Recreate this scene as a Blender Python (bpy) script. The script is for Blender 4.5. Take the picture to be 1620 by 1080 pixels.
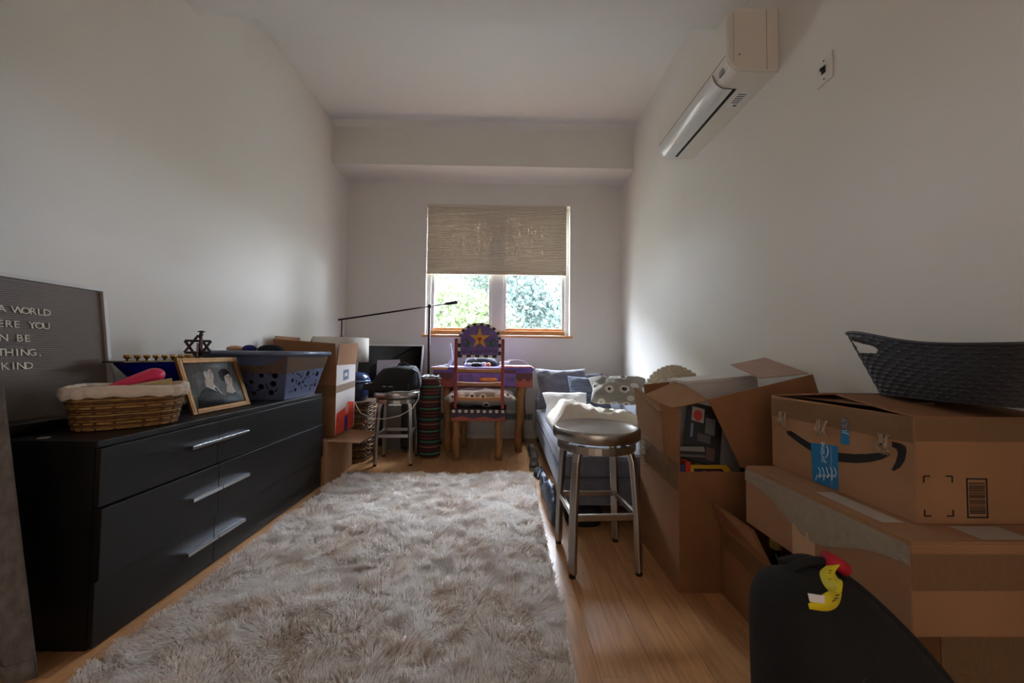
import bpy, bmesh, math, random
import numpy as np
from mathutils import Vector, Matrix, noise
from mathutils.geometry import tessellate_polygon
random.seed(7); rng = np.random.default_rng(7)
R = math.radians
for o in list(bpy.data.objects): bpy.data.objects.remove(o)
scene = bpy.context.scene
COL = scene.collection

# ------------------------------------------------------------ camera, world, lights, exposure
F_PX, CAM_Z = 590.0, 0.94
cam_d = bpy.data.cameras.new('camera'); cam = bpy.data.objects.new('camera', cam_d); COL.objects.link(cam)
cam_d.sensor_width = 36.0; cam_d.lens = F_PX / 1620 * 36.0; cam_d.clip_start = .02; cam_d.clip_end = 300
CAM_ROT = Matrix.Rotation(R(-0.97), 3, 'Z') @ Matrix.Rotation(R(90 + 1.93), 3, 'X') @ Matrix.Rotation(R(0.6), 3, 'Z')
cam.matrix_world = Matrix.Translation((0, 0, CAM_Z)) @ CAM_ROT.to_4x4()
scene.camera = cam

world = bpy.data.worlds.new('world'); scene.world = world; world.use_nodes = True
bg = world.node_tree.nodes['Background']
bg.inputs['Color'].default_value = (0.77, 0.86, 1.0, 1); bg.inputs['Strength'].default_value = 68.0

def area(name, loc, rot, sx, sy, power, col, portal=False):
    l = bpy.data.lights.new(name, 'AREA'); l.shape = 'RECTANGLE'; l.size = sx; l.size_y = sy
    l.energy = power; l.color = col
    o = bpy.data.objects.new(name, l); COL.objects.link(o); o.location = loc; o.rotation_euler = rot
    if portal: l.cycles.is_portal = True
    return o
area('window_daylight_portal', (-.095, 4.36, 1.49), (R(-90), 0, 0), 1.62, .72, 1, (1, 1, 1), True)
area('rear_fill_light', (-.2, -1.42, 1.15), (R(90), 0, 0), 1.55, 2.1, 11.0, (1.0, .82, .71))  # added warm fill from behind the camera, no real doorway known there
vs = scene.view_settings
scene.display_settings.display_device = 'sRGB'
vs.view_transform = 'Standard'; vs.look = 'None'; vs.gamma = 1; vs.use_curve_mapping = False
vs.exposure = 0.22

def ray(u, v): return CAM_ROT @ Vector(((u - 810) / F_PX, -(v - 540) / F_PX, -1))
CP = Vector((0, 0, CAM_Z))
def onY(u, v, y): d = ray(u, v); return CP + d * (y / d.y)
def onX(u, v, x): d = ray(u, v); return CP + d * (x / d.x)

# ------------------------------------------------------------ materials
def lin(c):
    return tuple(((x / 255) / 12.92 if x / 255 < .04045 else ((x / 255 + .055) / 1.055) ** 2.4) for x in c) + (1,)
MATS = {}
def mat(name, col, rough=.6, metal=0, var=0, scale=12, stretch=(1, 1, 1), bump=0, bscale=60, spec=.5, trans=0, col2=None, sheen=0, rnd=0, coat=0):
    if name in MATS: return MATS[name]
    m = bpy.data.materials.new(name); m.use_nodes = True; MATS[name] = m
    nt = m.node_tree; N = nt.nodes; L = nt.links; b = N['Principled BSDF']
    c = lin(col); b.inputs['Base Color'].default_value = c
    b.inputs['Roughness'].default_value = rough; b.inputs['Metallic'].default_value = metal
    b.inputs['Specular IOR Level'].default_value = spec
    if sheen: b.inputs['Sheen Weight'].default_value = sheen
    if coat: b.inputs['Coat Weight'].default_value = coat; b.inputs['Coat Roughness'].default_value = .15
    tc = N.new('ShaderNodeTexCoord'); mp = N.new('ShaderNodeMapping'); mp.inputs['Scale'].default_value = stretch
    L.new(tc.outputs['Object'], mp.inputs['Vector'])
    if var or col2 or rnd:
        nz = N.new('ShaderNodeTexNoise'); nz.inputs['Scale'].default_value = scale; nz.inputs['Detail'].default_value = 5
        L.new(mp.outputs[0], nz.inputs['Vector'])
        mx = N.new('ShaderNodeMix'); mx.data_type = 'RGBA'
        c2 = lin(col2) if col2 else tuple(x * (1 - var) for x in c[:3]) + (1,)
        mx.inputs[6].default_value = c; mx.inputs[7].default_value = c2
        rp = N.new('ShaderNodeValToRGB'); rp.color_ramp.elements[0].position = .35; rp.color_ramp.elements[1].position = .68
        L.new(nz.outputs['Fac'], rp.inputs['Fac']); L.new(rp.outputs[0], mx.inputs[0])
        out = mx.outputs[2]
        if rnd:
            oi = N.new('ShaderNodeObjectInfo'); hs = N.new('ShaderNodeHueSaturation')
            mr = N.new('ShaderNodeMapRange'); mr.inputs[3].default_value = 1 - rnd; mr.inputs[4].default_value = 1 + rnd
            L.new(oi.outputs['Random'], mr.inputs[0]); L.new(mr.outputs[0], hs.inputs['Value']); L.new(out, hs.inputs['Color'])
            # shift the grain from board to board
            ad = N.new('ShaderNodeVectorMath'); ad.operation = 'ADD'; ml = N.new('ShaderNodeMath'); ml.operation = 'MULTIPLY'; ml.inputs[1].default_value = 40
            L.new(oi.outputs['Random'], ml.inputs[0]); L.new(mp.outputs[0], ad.inputs[0]); L.new(ml.outputs[0], ad.inputs[1]); L.new(ad.outputs[0], nz.inputs['Vector'])
            out = hs.outputs[0]
        L.new(out, b.inputs['Base Color'])
    if bump:
        n2 = N.new('ShaderNodeTexNoise'); n2.inputs['Scale'].default_value = bscale; n2.inputs['Detail'].default_value = 4
        L.new(mp.outputs[0], n2.inputs['Vector'])
        bp = N.new('ShaderNodeBump'); bp.inputs['Strength'].default_value = bump; bp.inputs['Distance'].default_value = .01
        L.new(n2.outputs['Fac'], bp.inputs['Height']); L.new(bp.outputs[0], b.inputs['Normal'])
    if trans:
        tr = N.new('ShaderNodeBsdfTranslucent'); tr.inputs['Color'].default_value = c
        ms = N.new('ShaderNodeMixShader'); ms.inputs[0].default_value = trans
        L.new(b.outputs[0], ms.inputs[1]); L.new(tr.outputs[0], ms.inputs[2]); L.new(ms.outputs[0], N['Material Output'].inputs['Surface'])
    return m

def clear_film(name, col, mixf, rough=.08):
    if name in MATS: return MATS[name]
    m = bpy.data.materials.new(name); m.use_nodes = True; MATS[name] = m
    nt = m.node_tree; N = nt.nodes; L = nt.links; b = N['Principled BSDF']
    b.inputs['Base Color'].default_value = lin(col); b.inputs['Roughness'].default_value = rough
    t = N.new('ShaderNodeBsdfTransparent'); ms = N.new('ShaderNodeMixShader'); ms.inputs[0].default_value = mixf
    if name.startswith('tape'):
        tc = N.new('ShaderNodeTexCoord'); n2 = N.new('ShaderNodeTexNoise'); n2.inputs['Scale'].default_value = 45; n2.inputs['Detail'].default_value = 3
        bp = N.new('ShaderNodeBump'); bp.inputs['Strength'].default_value = .5; bp.inputs['Distance'].default_value = .01
        L.new(tc.outputs['Object'], n2.inputs['Vector']); L.new(n2.outputs['Fac'], bp.inputs['Height']); L.new(bp.outputs[0], b.inputs['Normal'])
    L.new(t.outputs[0], ms.inputs[1]); L.new(b.outputs[0], ms.inputs[2]); L.new(ms.outputs[0], N['Material Output'].inputs['Surface'])
    return m

def print_mat(name, base, ring, dark, scale, r0=.16, r1=.34):
    """cloth printed with scattered pale discs with dark middles"""
    m = mat(name, base, .9); nt = m.node_tree; N = nt.nodes; L = nt.links; b = N['Principled BSDF']
    tc = N.new('ShaderNodeTexCoord'); vo = N.new('ShaderNodeTexVoronoi'); vo.inputs['Scale'].default_value = scale; vo.inputs['Randomness'].default_value = .55
    rp = N.new('ShaderNodeValToRGB'); e = rp.color_ramp.elements; rp.color_ramp.interpolation = 'CONSTANT'
    e[0].position = 0; e[0].color = lin(dark); e[1].position = r1; e[1].color = lin(base); x = e.new(r0); x.color = lin(ring)
    L.new(tc.outputs['Object'], vo.inputs['Vector']); L.new(vo.outputs['Distance'], rp.inputs['Fac']); L.new(rp.outputs[0], b.inputs['Base Color'])
    return m

def stripe_mat(name, cols, period, axis=2, rough=.9):
    m = mat(name, cols[0], rough); nt = m.node_tree; N = nt.nodes; L = nt.links; b = N['Principled BSDF']
    tc = N.new('ShaderNodeTexCoord'); sp = N.new('ShaderNodeSeparateXYZ'); L.new(tc.outputs['Object'], sp.inputs[0])
    md = N.new('ShaderNodeMath'); md.operation = 'DIVIDE'; md.inputs[1].default_value = period; L.new(sp.outputs[axis], md.inputs[0])
    fr = N.new('ShaderNodeMath'); fr.operation = 'FRACT'; L.new(md.outputs[0], fr.inputs[0])
    rp = N.new('ShaderNodeValToRGB'); rp.color_ramp.interpolation = 'CONSTANT'; e = rp.color_ramp.elements
    n = len(cols)
    e[0].position = 0; e[0].color = lin(cols[0]); e[1].position = 1 / n; e[1].color = lin(cols[1])
    for i in range(2, n): x = e.new(i / n); x.color = lin(cols[i])
    L.new(fr.outputs[0], rp.inputs['Fac']); L.new(rp.outputs[0], b.inputs['Base Color'])
    return m

WALL = mat('wall_paint', (226, 221, 213), .75, bump=.03, bscale=180)
CEIL = mat('ceiling_paint', (229, 226, 222), .8)
WHITE = mat('white_plastic', (222, 218, 210), .35)
TRIMW = mat('white_trim', (214, 214, 214), .4)
PINE = mat('pine_wood', (205, 150, 95), .4, var=.25, scale=5, stretch=(2, 20, 20))
OAK = mat('oak_floor', (204, 152, 102), .34, var=.28, scale=6, stretch=(14, 1.2, 14), rnd=.12, bump=.04, bscale=30)
ALU = mat('brushed_aluminium', (178, 174, 168), .3, metal=1, bump=.03, bscale=90)
BLACKW = mat('black_brown_wood', (15, 14, 14), .42, var=.35, scale=10, stretch=(12, 1.5, 40), bump=.08, bscale=25)
CARD = mat('cardboard', (148, 102, 64), .85, var=.16, scale=7, bump=.04, bscale=40)
CARDD = mat('cardboard_raw_edge', (150, 108, 72), .9, var=.2, scale=30)
CARDL = mat('pale_cardboard', (164, 122, 86), .85, var=.14, scale=7, bump=.04, bscale=40)
TAPE = clear_film('tape_brown', (140, 110, 72), .55, .14)
TAPEC = clear_film('tape_clear', (190, 175, 150), .35, .1)
BLK = mat('black_cloth', (13, 13, 14), .85, bump=.15, bscale=120)
BLKP = mat('black_plastic', (14, 14, 15), .4)
CREAM = mat('cream_cloth', (214, 204, 188), .9, bump=.2, bscale=40)
PAPER = mat('white_paper', (226, 224, 224), .8)
INK = mat('black_ink', (22, 20, 20), .8)

# ------------------------------------------------------------ mesh builder
class MB:
    def __init__(s): s.v = []; s.f = []; s.m = []
    def add(s, vs, fs, m=0, M=None):
        b = len(s.v)
        s.v += [tuple(M @ Vector(p)) if M else tuple(p) for p in vs]
        s.f += [tuple(b + i for i in f) for f in fs]; s.m += [m] * len(fs); return s
    def box(s, x0, x1, y0, y1, z0, z1, m=0, M=None):
        p = [(x, y, z) for z in (z0, z1) for y in (y0, y1) for x in (x0, x1)]
        return s.add(p, [(0, 2, 3, 1), (4, 5, 7, 6), (0, 1, 5, 4), (2, 6, 7, 3), (0, 4, 6, 2), (1, 3, 7, 5)], m, M)
    def quad(s, a, b, c, d, t=.005, m=0):
        """a flat board through four corners with thickness t"""
        a, b, c, d = map(Vector, (a, b, c, d)); n = (c - a).cross(d - b).normalized() * (t / 2)
        p = [q - n for q in (a, b, c, d)] + [q + n for q in (a, b, c, d)]
        return s.add(p, [(3, 2, 1, 0), (4, 5, 6, 7), (0, 1, 5, 4), (1, 2, 6, 5), (2, 3, 7, 6), (3, 0, 4, 7)], m)
    def tube(s, pts, r, n=8, m=0, closed=False, caps=True, flat=1.0):
        pts = [Vector(p) for p in pts]; k = len(pts); rs = r if isinstance(r, (list, tuple)) else [r] * k
        up = None; vs = []
        for i, p in enumerate(pts):
            if closed: t = pts[(i + 1) % k] - pts[i - 1]
            else: t = pts[min(i + 1, k - 1)] - pts[max(i - 1, 0)]
            t.normalize()
            if up is None: up = Vector((0, 0, 1)) if abs(t.z) < .9 else Vector((1, 0, 0))
            a = t.cross(up)
            if a.length < 1e-5: a = t.orthogonal()
            a.normalize(); b = a.cross(t).normalized(); up = b
            vs += [p + a * math.cos(2 * math.pi * j / n) * rs[i] + b * math.sin(2 * math.pi * j / n) * rs[i] * flat for j in range(n)]
        fs = []
        for i in range(k if closed else k - 1):
            i2 = (i + 1) % k
            fs += [(i * n + j, i * n + (j + 1) % n, i2 * n + (j + 1) % n, i2 * n + j) for j in range(n)]
        if caps and not closed: fs += [tuple(range(n - 1, -1, -1)), tuple((k - 1) * n + j for j in range(n))]
        return s.add(vs, fs, m)
    def lathe(s, prof, n=24, m=0, c=(0, 0, 0), M=None, sx=1, sy=1, cap=True):
        vs = [(c[0] + r * math.cos(2 * math.pi * j / n) * sx, c[1] + r * math.sin(2 * math.pi * j / n) * sy, c[2] + z) for r, z in prof for j in range(n)]
        k = len(prof); fs = [(i * n + j, i * n + (j + 1) % n, (i + 1) * n + (j + 1) % n, (i + 1) * n + j) for i in range(k - 1) for j in range(n)]
        if cap: fs += [tuple(range(n - 1, -1, -1)), tuple((k - 1) * n + j for j in range(n))]
        return s.add(vs, fs, m, M)
    def prism(s, poly, t, m=0, M=None):
        n = len(poly); vs = [(x, y, 0) for x, y in poly] + [(x, y, t) for x, y in poly]
        return s.add(vs, [tuple(range(n - 1, -1, -1)), tuple(range(n, 2 * n))] + [(i, (i + 1) % n, n + (i + 1) % n, n + i) for i in range(n)], m, M)
    def loft(s, rings, m=0, cap=True):
        n = len(rings[0]); k = len(rings); vs = [p for r in rings for p in r]
        fs = [(i * n + j, i * n + (j + 1) % n, (i + 1) * n + (j + 1) % n, (i + 1) * n + j) for i in range(k - 1) for j in range(n)]
        if cap: fs += [tuple(range(n - 1, -1, -1)), tuple((k - 1) * n + j for j in range(n))]
        return s.add(vs, fs, m)
    def grid(s, fn, nu, nv, m=0):
        vs = [fn(i / nu, j / nv) for j in range(nv + 1) for i in range(nu + 1)]; w = nu + 1
        return s.add(vs, [(j * w + i, j * w + i + 1, (j + 1) * w + i + 1, (j + 1) * w + i) for j in range(nv) for i in range(nu)], m)
    def sphere(s, c, r, n=12, m=0, sc=(1, 1, 1)):
        k = n // 2; prof = [(max(math.sin(math.pi * i / k), .02) , -math.cos(math.pi * i / k)) for i in range(k + 1)]
        vs = [(c[0] + q * r * sc[0] * math.cos(2 * math.pi * j / n), c[1] + q * r * sc[1] * math.sin(2 * math.pi * j / n), c[2] + z * r * sc[2]) for q, z in prof for j in range(n)]
        fs = [(i * n + j, i * n + (j + 1) % n, (i + 1) * n + (j + 1) % n, (i + 1) * n + j) for i in range(k) for j in range(n)]
        return s.add(vs, fs + [tuple(range(n - 1, -1, -1)), tuple(k * n + j for j in range(n))], m)

def smooth_path(pts, k=6):
    pts = [Vector(p) for p in pts]; out = []
    for i in range(len(pts) - 1):
        p0, p1, p2, p3 = pts[max(i - 1, 0)], pts[i], pts[i + 1], pts[min(i + 2, len(pts) - 1)]
        for j in range(k):
            t = j / k; out.append(.5 * (2 * p1 + (p2 - p0) * t + (2 * p0 - 5 * p1 + 4 * p2 - p3) * t * t + (3 * p1 - p0 - 3 * p2 + p3) * t ** 3))
    return out + [pts[-1]]
ORG = {}
def tag(o, label=None, cat=None, group=None, kind=None):
    if label: o['label'] = label
    if cat: o['category'] = cat
    if group: o['group'] = group
    if kind: o['kind'] = kind
    return o
def obj(name, mb, mats, parent=None, loc=None, smooth=False, bevel=0, solid=0, sub=0, kind=None, label=None):
    org = Vector(ORG[parent.name]) if parent else Vector(loc or (0, 0, 0))
    me = bpy.data.meshes.new(name); me.from_pydata([tuple(Vector(p) - org) for p in mb.v], [], mb.f)
    for m in (mats if isinstance(mats, (list, tuple)) else [mats]): me.materials.append(m)
    me.polygons.foreach_set('material_index', mb.m)
    if smooth:
        me.polygons.foreach_set('use_smooth', [True] * len(mb.f))
    me.update()
    o = bpy.data.objects.new(name, me); COL.objects.link(o)
    if parent: o.parent = parent
    else: o.location = org
    ORG[o.name] = tuple(org)
    if solid: s = o.modifiers.new('thickness', 'SOLIDIFY'); s.thickness = solid; s.offset = 0
    if bevel:
        b = o.modifiers.new('bevel', 'BEVEL'); b.width = bevel; b.segments = 2; b.limit_method = 'ANGLE'; b.angle_limit = R(40)
    if sub: s = o.modifiers.new('smooth', 'SUBSURF'); s.levels = sub; s.render_levels = sub
    if kind: o['kind'] = kind
    if label: o['label'] = label
    return o
def thing(name, label, cat, loc, group=None):
    e = bpy.data.objects.new(name, None); COL.objects.link(e); e.location = loc; e.empty_display_size = .1
    ORG[e.name] = tuple(loc); return tag(e, label, cat, group)
def copy_tree(o, parent=None):
    c = o.copy(); COL.objects.link(c); c.parent = parent; ORG[c.name] = ORG[o.name]
    for ch in o.children: copy_tree(ch, c)
    return c
def text_into(mb, s, size, M, m=0, depth=.001, align='LEFT'):
    cu = bpy.data.curves.new('t', 'FONT'); cu.body = s; cu.size = size; cu.extrude = depth / 2; cu.align_x = align; cu.resolution_u = 2
    o = bpy.data.objects.new('t', cu); COL.objects.link(o); bpy.context.view_layer.update()
    me = bpy.data.meshes.new_from_object(o.evaluated_get(bpy.context.evaluated_depsgraph_get()))
    mb.add([tuple(v.co) for v in me.vertices], [tuple(p.vertices) for p in me.polygons], m, M)
    bpy.data.objects.remove(o); bpy.data.meshes.remove(me); bpy.data.curves.remove(cu)
def struct(name, mb, m, **k): o = obj(name, mb, m, **k); o['kind'] = 'structure'; return o
def frame_of(o, x, y):
    """matrix whose local x, y run along x, y and z along their cross product"""
    x = Vector(x).normalized(); y = Vector(y).normalized(); z = x.cross(y).normalized()
    return Matrix.Translation(o) @ Matrix((x, y, z)).transposed().to_4x4()
def rrect(cx, cy, a, b, n=32, p=3.0):
    out = []
    for j in range(n):
        t = 2 * math.pi * j / n; c, s_ = math.cos(t), math.sin(t)
        out.append((cx + a * math.copysign(abs(c) ** (2 / p), c), cy + b * math.copysign(abs(s_) ** (2 / p), s_)))
    return out
def fbm(x, y, z): return noise.fractal(Vector((x, y, z)), 1.0, 2.0, 3)

# ------------------------------------------------------------ the setting
XL, XR, YB, YF = -1.80, 1.31, 4.19, -1.40
ZN, ZU, ZS, YE, YS = 2.875, 3.31, 2.875, 2.125, 3.79
fl = struct('floor', MB().box(XL - .1, XR + .1, YF - .1, YB + .1, -.06, -.0145), mat('subfloor', (90, 60, 38), .9))
LEN = [.9, 1.25, 1.6]; W = .0835; pm = {}
for L_ in LEN:
    b = MB().box(-W / 2 + .0005, W / 2 - .0005, 0, L_ - .0008, -.0145, 0); me = bpy.data.meshes.new('plank'); me.from_pydata(b.v, [], b.f); me.materials.append(OAK); pm[L_] = me
i = 0; x = XL + W / 2
while x < XR:
    y = YF - random.random() * .9
    while y < YB:
        L_ = random.choice(LEN); o = bpy.data.objects.new('plank', pm[L_]); COL.objects.link(o); o.parent = fl; o.location = (x, y, 0)
        y += L_
    x += W
struct('wall_left', MB().box(XL - .12, XL, YF - .1, YB + .2, -.06, ZU + .1), WALL)
struct('wall_right', MB().box(XR, XR + .12, YF - .1, YB + .2, -.06, ZU + .1), WALL)
WX0, WX1, WZ0, WZ1 = -.905, .72, 1.15, 2.63
wb = MB().box(XL, WX0, YB, YB + .2, -.06, ZU + .1).box(WX1, XR, YB, YB + .2, -.06, ZU + .1).box(WX0, WX1, YB, YB + .2, -.06, WZ0).box(WX0, WX1, YB, YB + .2, WZ1, ZU + .1)
struct('wall_back', wb, WALL)
DX0, DX1, DZ = -1.0, .6, 2.2  # rear opening made up to hold the fill light
wf = MB().box(XL, DX0, YF - .1, YF, -.06, ZU + .1).box(DX1, XR, YF - .1, YF, -.06, ZU + .1).box(DX0, DX1, YF - .1, YF, DZ, ZU + .1)
struct('wall_front', wf, WALL)
baffle = MB().box(DX0 - .1, DX1 + .1, YF - 1.1, YF - 1.0, -.06, DZ + .1).box(DX0 - .1, DX0, YF - 1.0, YF - .1, -.06, DZ + .1).box(DX1, DX1 + .1, YF - 1.0, YF - .1, -.06, DZ + .1).box(DX0, DX1, YF - 1.0, YF - .1, DZ, DZ + .1).box(DX0, DX1, YF - 1.0, YF - .1, -.06, 0)
struct('wall_light_baffle', baffle, WALL)  # unseen shell added behind the fill light to shut out the sky
struct('ceiling', MB().box(XL, XR, YF, YE, ZN, ZU + .1).box(XL, XR, YE, YS + .02, ZU, ZU + .1), CEIL)
struct('trim_1', MB().box(XL, XR, YS, YB, ZS, ZU + .1), WALL)
sc = MB().loft([[(XL, YS - .05, ZU), (XL, YS, ZU), (XL, YS, ZU - .05)], [(XR, YS - .05, ZU), (XR, YS, ZU), (XR, YS, ZU - .05)]])
struct('trim_2', sc, WALL)

# window
wn = bpy.data.objects.new('window_1', None); COL.objects.link(wn); wn.location = ((WX0 + WX1) / 2, YB + .1, WZ0); ORG[wn.name] = tuple(wn.location); wn['kind'] = 'structure'
fy0, fy1 = YB + .07, YB + .14
fb = MB().box(WX0, WX0 + .045, fy0, fy1, WZ0, WZ1).box(WX1 - .045, WX1, fy0, fy1, WZ0, WZ1).box(WX0 + .045, WX1 - .045, fy0, fy1, WZ1 - .045, WZ1).box(-.165, -.035, fy0 + .005, fy1, WZ0 + .03, WZ1 - .045)
obj('window_frame', fb, TRIMW, wn, bevel=.004)
obj('bottom_rail', MB().box(WX0 + .045, WX1 - .045, fy0 - .005, fy1, WZ0 + .0, WZ0 + .055), PINE, wn, bevel=.004)
GL = clear_film('window_glass', (240, 250, 250), .06, .0)
for (a, b) in ((WX0 + .045, -.165), (-.035, WX1 - .045)):
    s = MB(); w = .035
    s.box(a, a + w, fy0 + .02, fy1 - .01, WZ0 + .055, WZ1 - .045).box(b - w, b, fy0 + .02, fy1 - .01, WZ0 + .055, WZ1 - .045).box(a + w, b - w, fy0 + .02, fy1 - .01, WZ0 + .055, WZ0 + .085, 1).box(a + w, b - w, fy0 + .02, fy1 - .01, WZ1 - .075, WZ1 - .045)
    so = obj('sash', s, [TRIMW, PINE], wn, bevel=.003)
    obj('pane', MB().box(a + w, b - w, fy0 + .042, fy0 + .046, WZ0 + .085, WZ1 - .075), GL, so)
obj('window_sill', MB().box(WX0 - .03, WX1 + .03, YB - .035, YB + .07, WZ0 - .028, WZ0), PINE, wn, bevel=.006)

# outside trees (overexposed through the panes; the flank trees are out of view)
BARK = mat('bark', (70, 58, 45), .9)
def tree(x, y, h, rx, col, n, seed, label):
    t = thing('tree', label, 'tree', (x, y, -1.5), 'trees outside the window')
    r = np.random.default_rng(seed)
    obj('trunk', MB().tube([(x, y, -1.5), (x + .1, y, h * .35), (x, y, h * .75)], [.16, .12, .04], 8), BARK, t, smooth=True)
    k = 26; cen = np.stack([x + r.normal(0, rx * .45, k), y + r.normal(0, rx * .4, k), r.uniform(-.2, h, k)], 1)
    c = cen[r.integers(0, k, n)] + r.normal(0, 1, (n, 3)) * np.array([.42, .42, .34]) * (rx / 2)
    c = c[c[:, 2] < h + .3]; n = len(c); s = r.uniform(.05, .12, n)[:, None]
    a = r.normal(0, 1, (n, 3)); a /= np.linalg.norm(a, axis=1)[:, None]; b = np.cross(a, r.normal(0, 1, (n, 3))); b /= np.linalg.norm(b, axis=1)[:, None]
    v = np.stack([c - a * s, c - b * s * .5, c + a * s, c + b * s * .5], 1).reshape(-1, 3)
    mb = MB(); mb.v = v.tolist(); mb.f = [(4 * i, 4 * i + 1, 4 * i + 2, 4 * i + 3) for i in range(n)]; mb.m = [0] * n
    obj('crown', mb, mat('leaf_%d' % seed, col, .6, trans=.35), t, kind='stuff')
tree(-3.6, 14.0, 6.6, 2.0, (66, 78, 44), 16000, 1, 'yellow-green leafy tree outside behind the left pane')
tree(-1.5, 12.0, 3.1, 1.5, (76, 90, 52), 10000, 2, 'low bright green bushy tree outside beneath taller trees')
tree(-1.0, 17.5, 7.6, 2.2, (52, 66, 54), 16000, 3, 'tall grey-green tree standing furthest outside the window')
tree(1.2, 13.0, 6.0, 1.9, (50, 66, 60), 17000, 4, 'blue-green leafy tree outside behind the right pane')
tree(3.6, 15.5, 7.0, 2.1, (54, 68, 58), 15000, 5, 'dark green tree outside at the right pane edge')
tree(-8.5, 12.5, 7.4, 3.6, (76, 92, 72), 22000, 6, 'broad dark tree added out of view at left to block low sky')  # this and the next three: unseen trees added to dim the side walls
tree(9.0, 12.5, 7.4, 3.6, (74, 90, 76), 22000, 7, 'broad dark tree added out of view at right to block low sky')
tree(-9.0, 7.6, 6.5, 3.2, (78, 92, 72), 20000, 8, 'dense tree added out of view beyond left wall to block low sky')
tree(9.0, 7.6, 6.5, 3.2, (78, 92, 76), 20000, 9, 'dense tree added out of view beyond right wall to block low sky')
struct('ground', MB().box(-30, 30, 4.8, 60, -1.6, -1.5), mat('pale_bounce_ground', (156, 156, 142), .95, var=.2, scale=2))  # unseen ground, made pale to bounce daylight up to the ceiling

# ------------------------------------------------------------ window shade, AC, wall plate, hook, heater
sh = thing('window_shade', 'tan pleated cellular shade lowered halfway over the window', 'window shade', (-.095, YB + .03, 1.83))
SHADE = mat('shade_cloth', (214, 202, 184), .85, trans=.08)
sx0, sx1 = WX0 + .004, WX1 - .04
zz = [(1.86 + k * .0095, (YB + .016 if k % 2 else YB + .024)) for k in range(79)]
mb = MB(); mb.loft([[(sx0, y, z), (sx1, y, z)] for z, y in zz], cap=False); mb.f = mb.f[::2]; mb.m = mb.m[::2]
obj('pleated_cloth', mb, SHADE, sh, solid=.002)
obj('bottom_rail', MB().box(sx0, sx1, YB + .004, YB + .034, 1.835, 1.86), mat('rail_tan', (206, 192, 172), .5), sh, bevel=.003)
obj('head_rail', MB().box(sx0, sx1, YB + .0, YB + .045, 2.597, 2.629), mat('rail_tan', (206, 192, 172)), sh, bevel=.003)
obj('cord', MB().tube([(sx0 + .06, YB + .002, 2.6), (sx0 + .06, YB + .002, 1.815)], .0015, 5).sphere((sx0 + .06, YB + .002, 1.81), .008, 8), CREAM, sh)

ac = thing('air_conditioner', 'white wall-mounted split air conditioner high on the right wall', 'air conditioner', (XR, 2.15, 2.325))
ay0, ay1, az0, az1, ax0 = 1.737, 2.562, 2.325, 2.632, 1.06
prof = [(XR - .001, az0), (ax0 + .10, az0)] + [(ax0 + .07 - .07 * math.sin(t), az0 + .07 - .07 * math.cos(t)) for t in np.linspace(0, math.pi / 2, 8)] + [(ax0, az1 - .03), (ax0 + .03, az1), (XR - .001, az1)]
ACW = mat('ac_white', (224, 216, 204), .32); ACG = mat('ac_gloss', (226, 226, 222), .12)
obj('body', MB().loft([[(x, ay0 + .012, z) for x, z in prof], [(x, ay1 - .012, z) for x, z in prof]]), ACW, ac)
for ya, yb in ((ay0, ay0 + .012), (ay1 - .012, ay1)):
    obj('side_cap', MB().loft([[(x, ya, z) for x, z in prof], [(x, yb, z) for x, z in prof]]), ACW, ac, bevel=.004)
obj('cap_seam', MB().box(XR - .062, XR - .06, ay0 - .0006, ay0, az0 + .003, az1 - .003), mat('seam_grey', (120, 108, 94), .7), ac)
obj('cap_seam', MB().box(ax0 + .026, ax0 + .0275, ay0 - .0006, ay0, az0 + .04, az1 - .02), mat('seam_grey', (120, 108, 94), .7), ac)
obj('screw', MB().sphere((ax0 + .055, ay0, az0 + .075), .004, 8), mat('screw_dark', (90, 80, 70), .5), ac)
flp = [(ax0 + .005 - .006 * math.sin(t) , az0 + .07 - .075 * math.sin(t)) for t in np.linspace(.15, 1.25, 7)]
cx_, cz_ = ax0 + .07, az0 + .07
flp = [(cx_ - .0745 * math.sin(t), cz_ - .0745 * math.cos(t)) for t in np.linspace(1.5, .25, 9)] + [(cx_ + .03, az0 - .0045)]
fi = [(x + .004, z + .004) for x, z in flp][::-1]
obj('louver_flap', MB().loft([[(x, ay0 + .13, z) for x, z in flp + fi], [(x, ay1 - .03, z) for x, z in flp + fi]]), ACG, ac)
obj('air_slot', MB().box(cx_ + .033, cx_ + .052, ay0 + .13, ay1 - .03, az0 - .001, az0 + .003), INK, ac)
obj('flap_gap', MB().tube([(x, ay0 + .127, z) for x, z in flp], .0016, 5), INK, ac)
obj('panel_seam', MB().box(ax0 - .0008, ax0, ay0 + .02, ay1 - .02, az0 + .082, az0 + .086), mat('seam_grey', (120, 108, 94)), ac)
obj('display_window', MB().box(ax0 + .004, ax0 + .012, ay0 + .05, ay0 + .085, az0 + .02, az0 + .05), mat('display_grey', (150, 152, 155), .25), ac)
lb = MB().box(XR - .10, XR - .045, ay0 + .16, ay0 + .27, az0 - .0012, az0)
for k in range(5): lb.box(XR - .095, XR - .052, ay0 + .165 + k * .016, ay0 + .173 + k * .016, az0 - .0016, az0 - .0012, 1)
lb.box(XR - .07, XR - .05, ay0 + .25, ay0 + .265, az0 - .0016, az0 - .0012, 1)
obj('rating_sticker', lb, [PAPER, mat('grey_ink', (110, 108, 108), .8)], ac)

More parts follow.
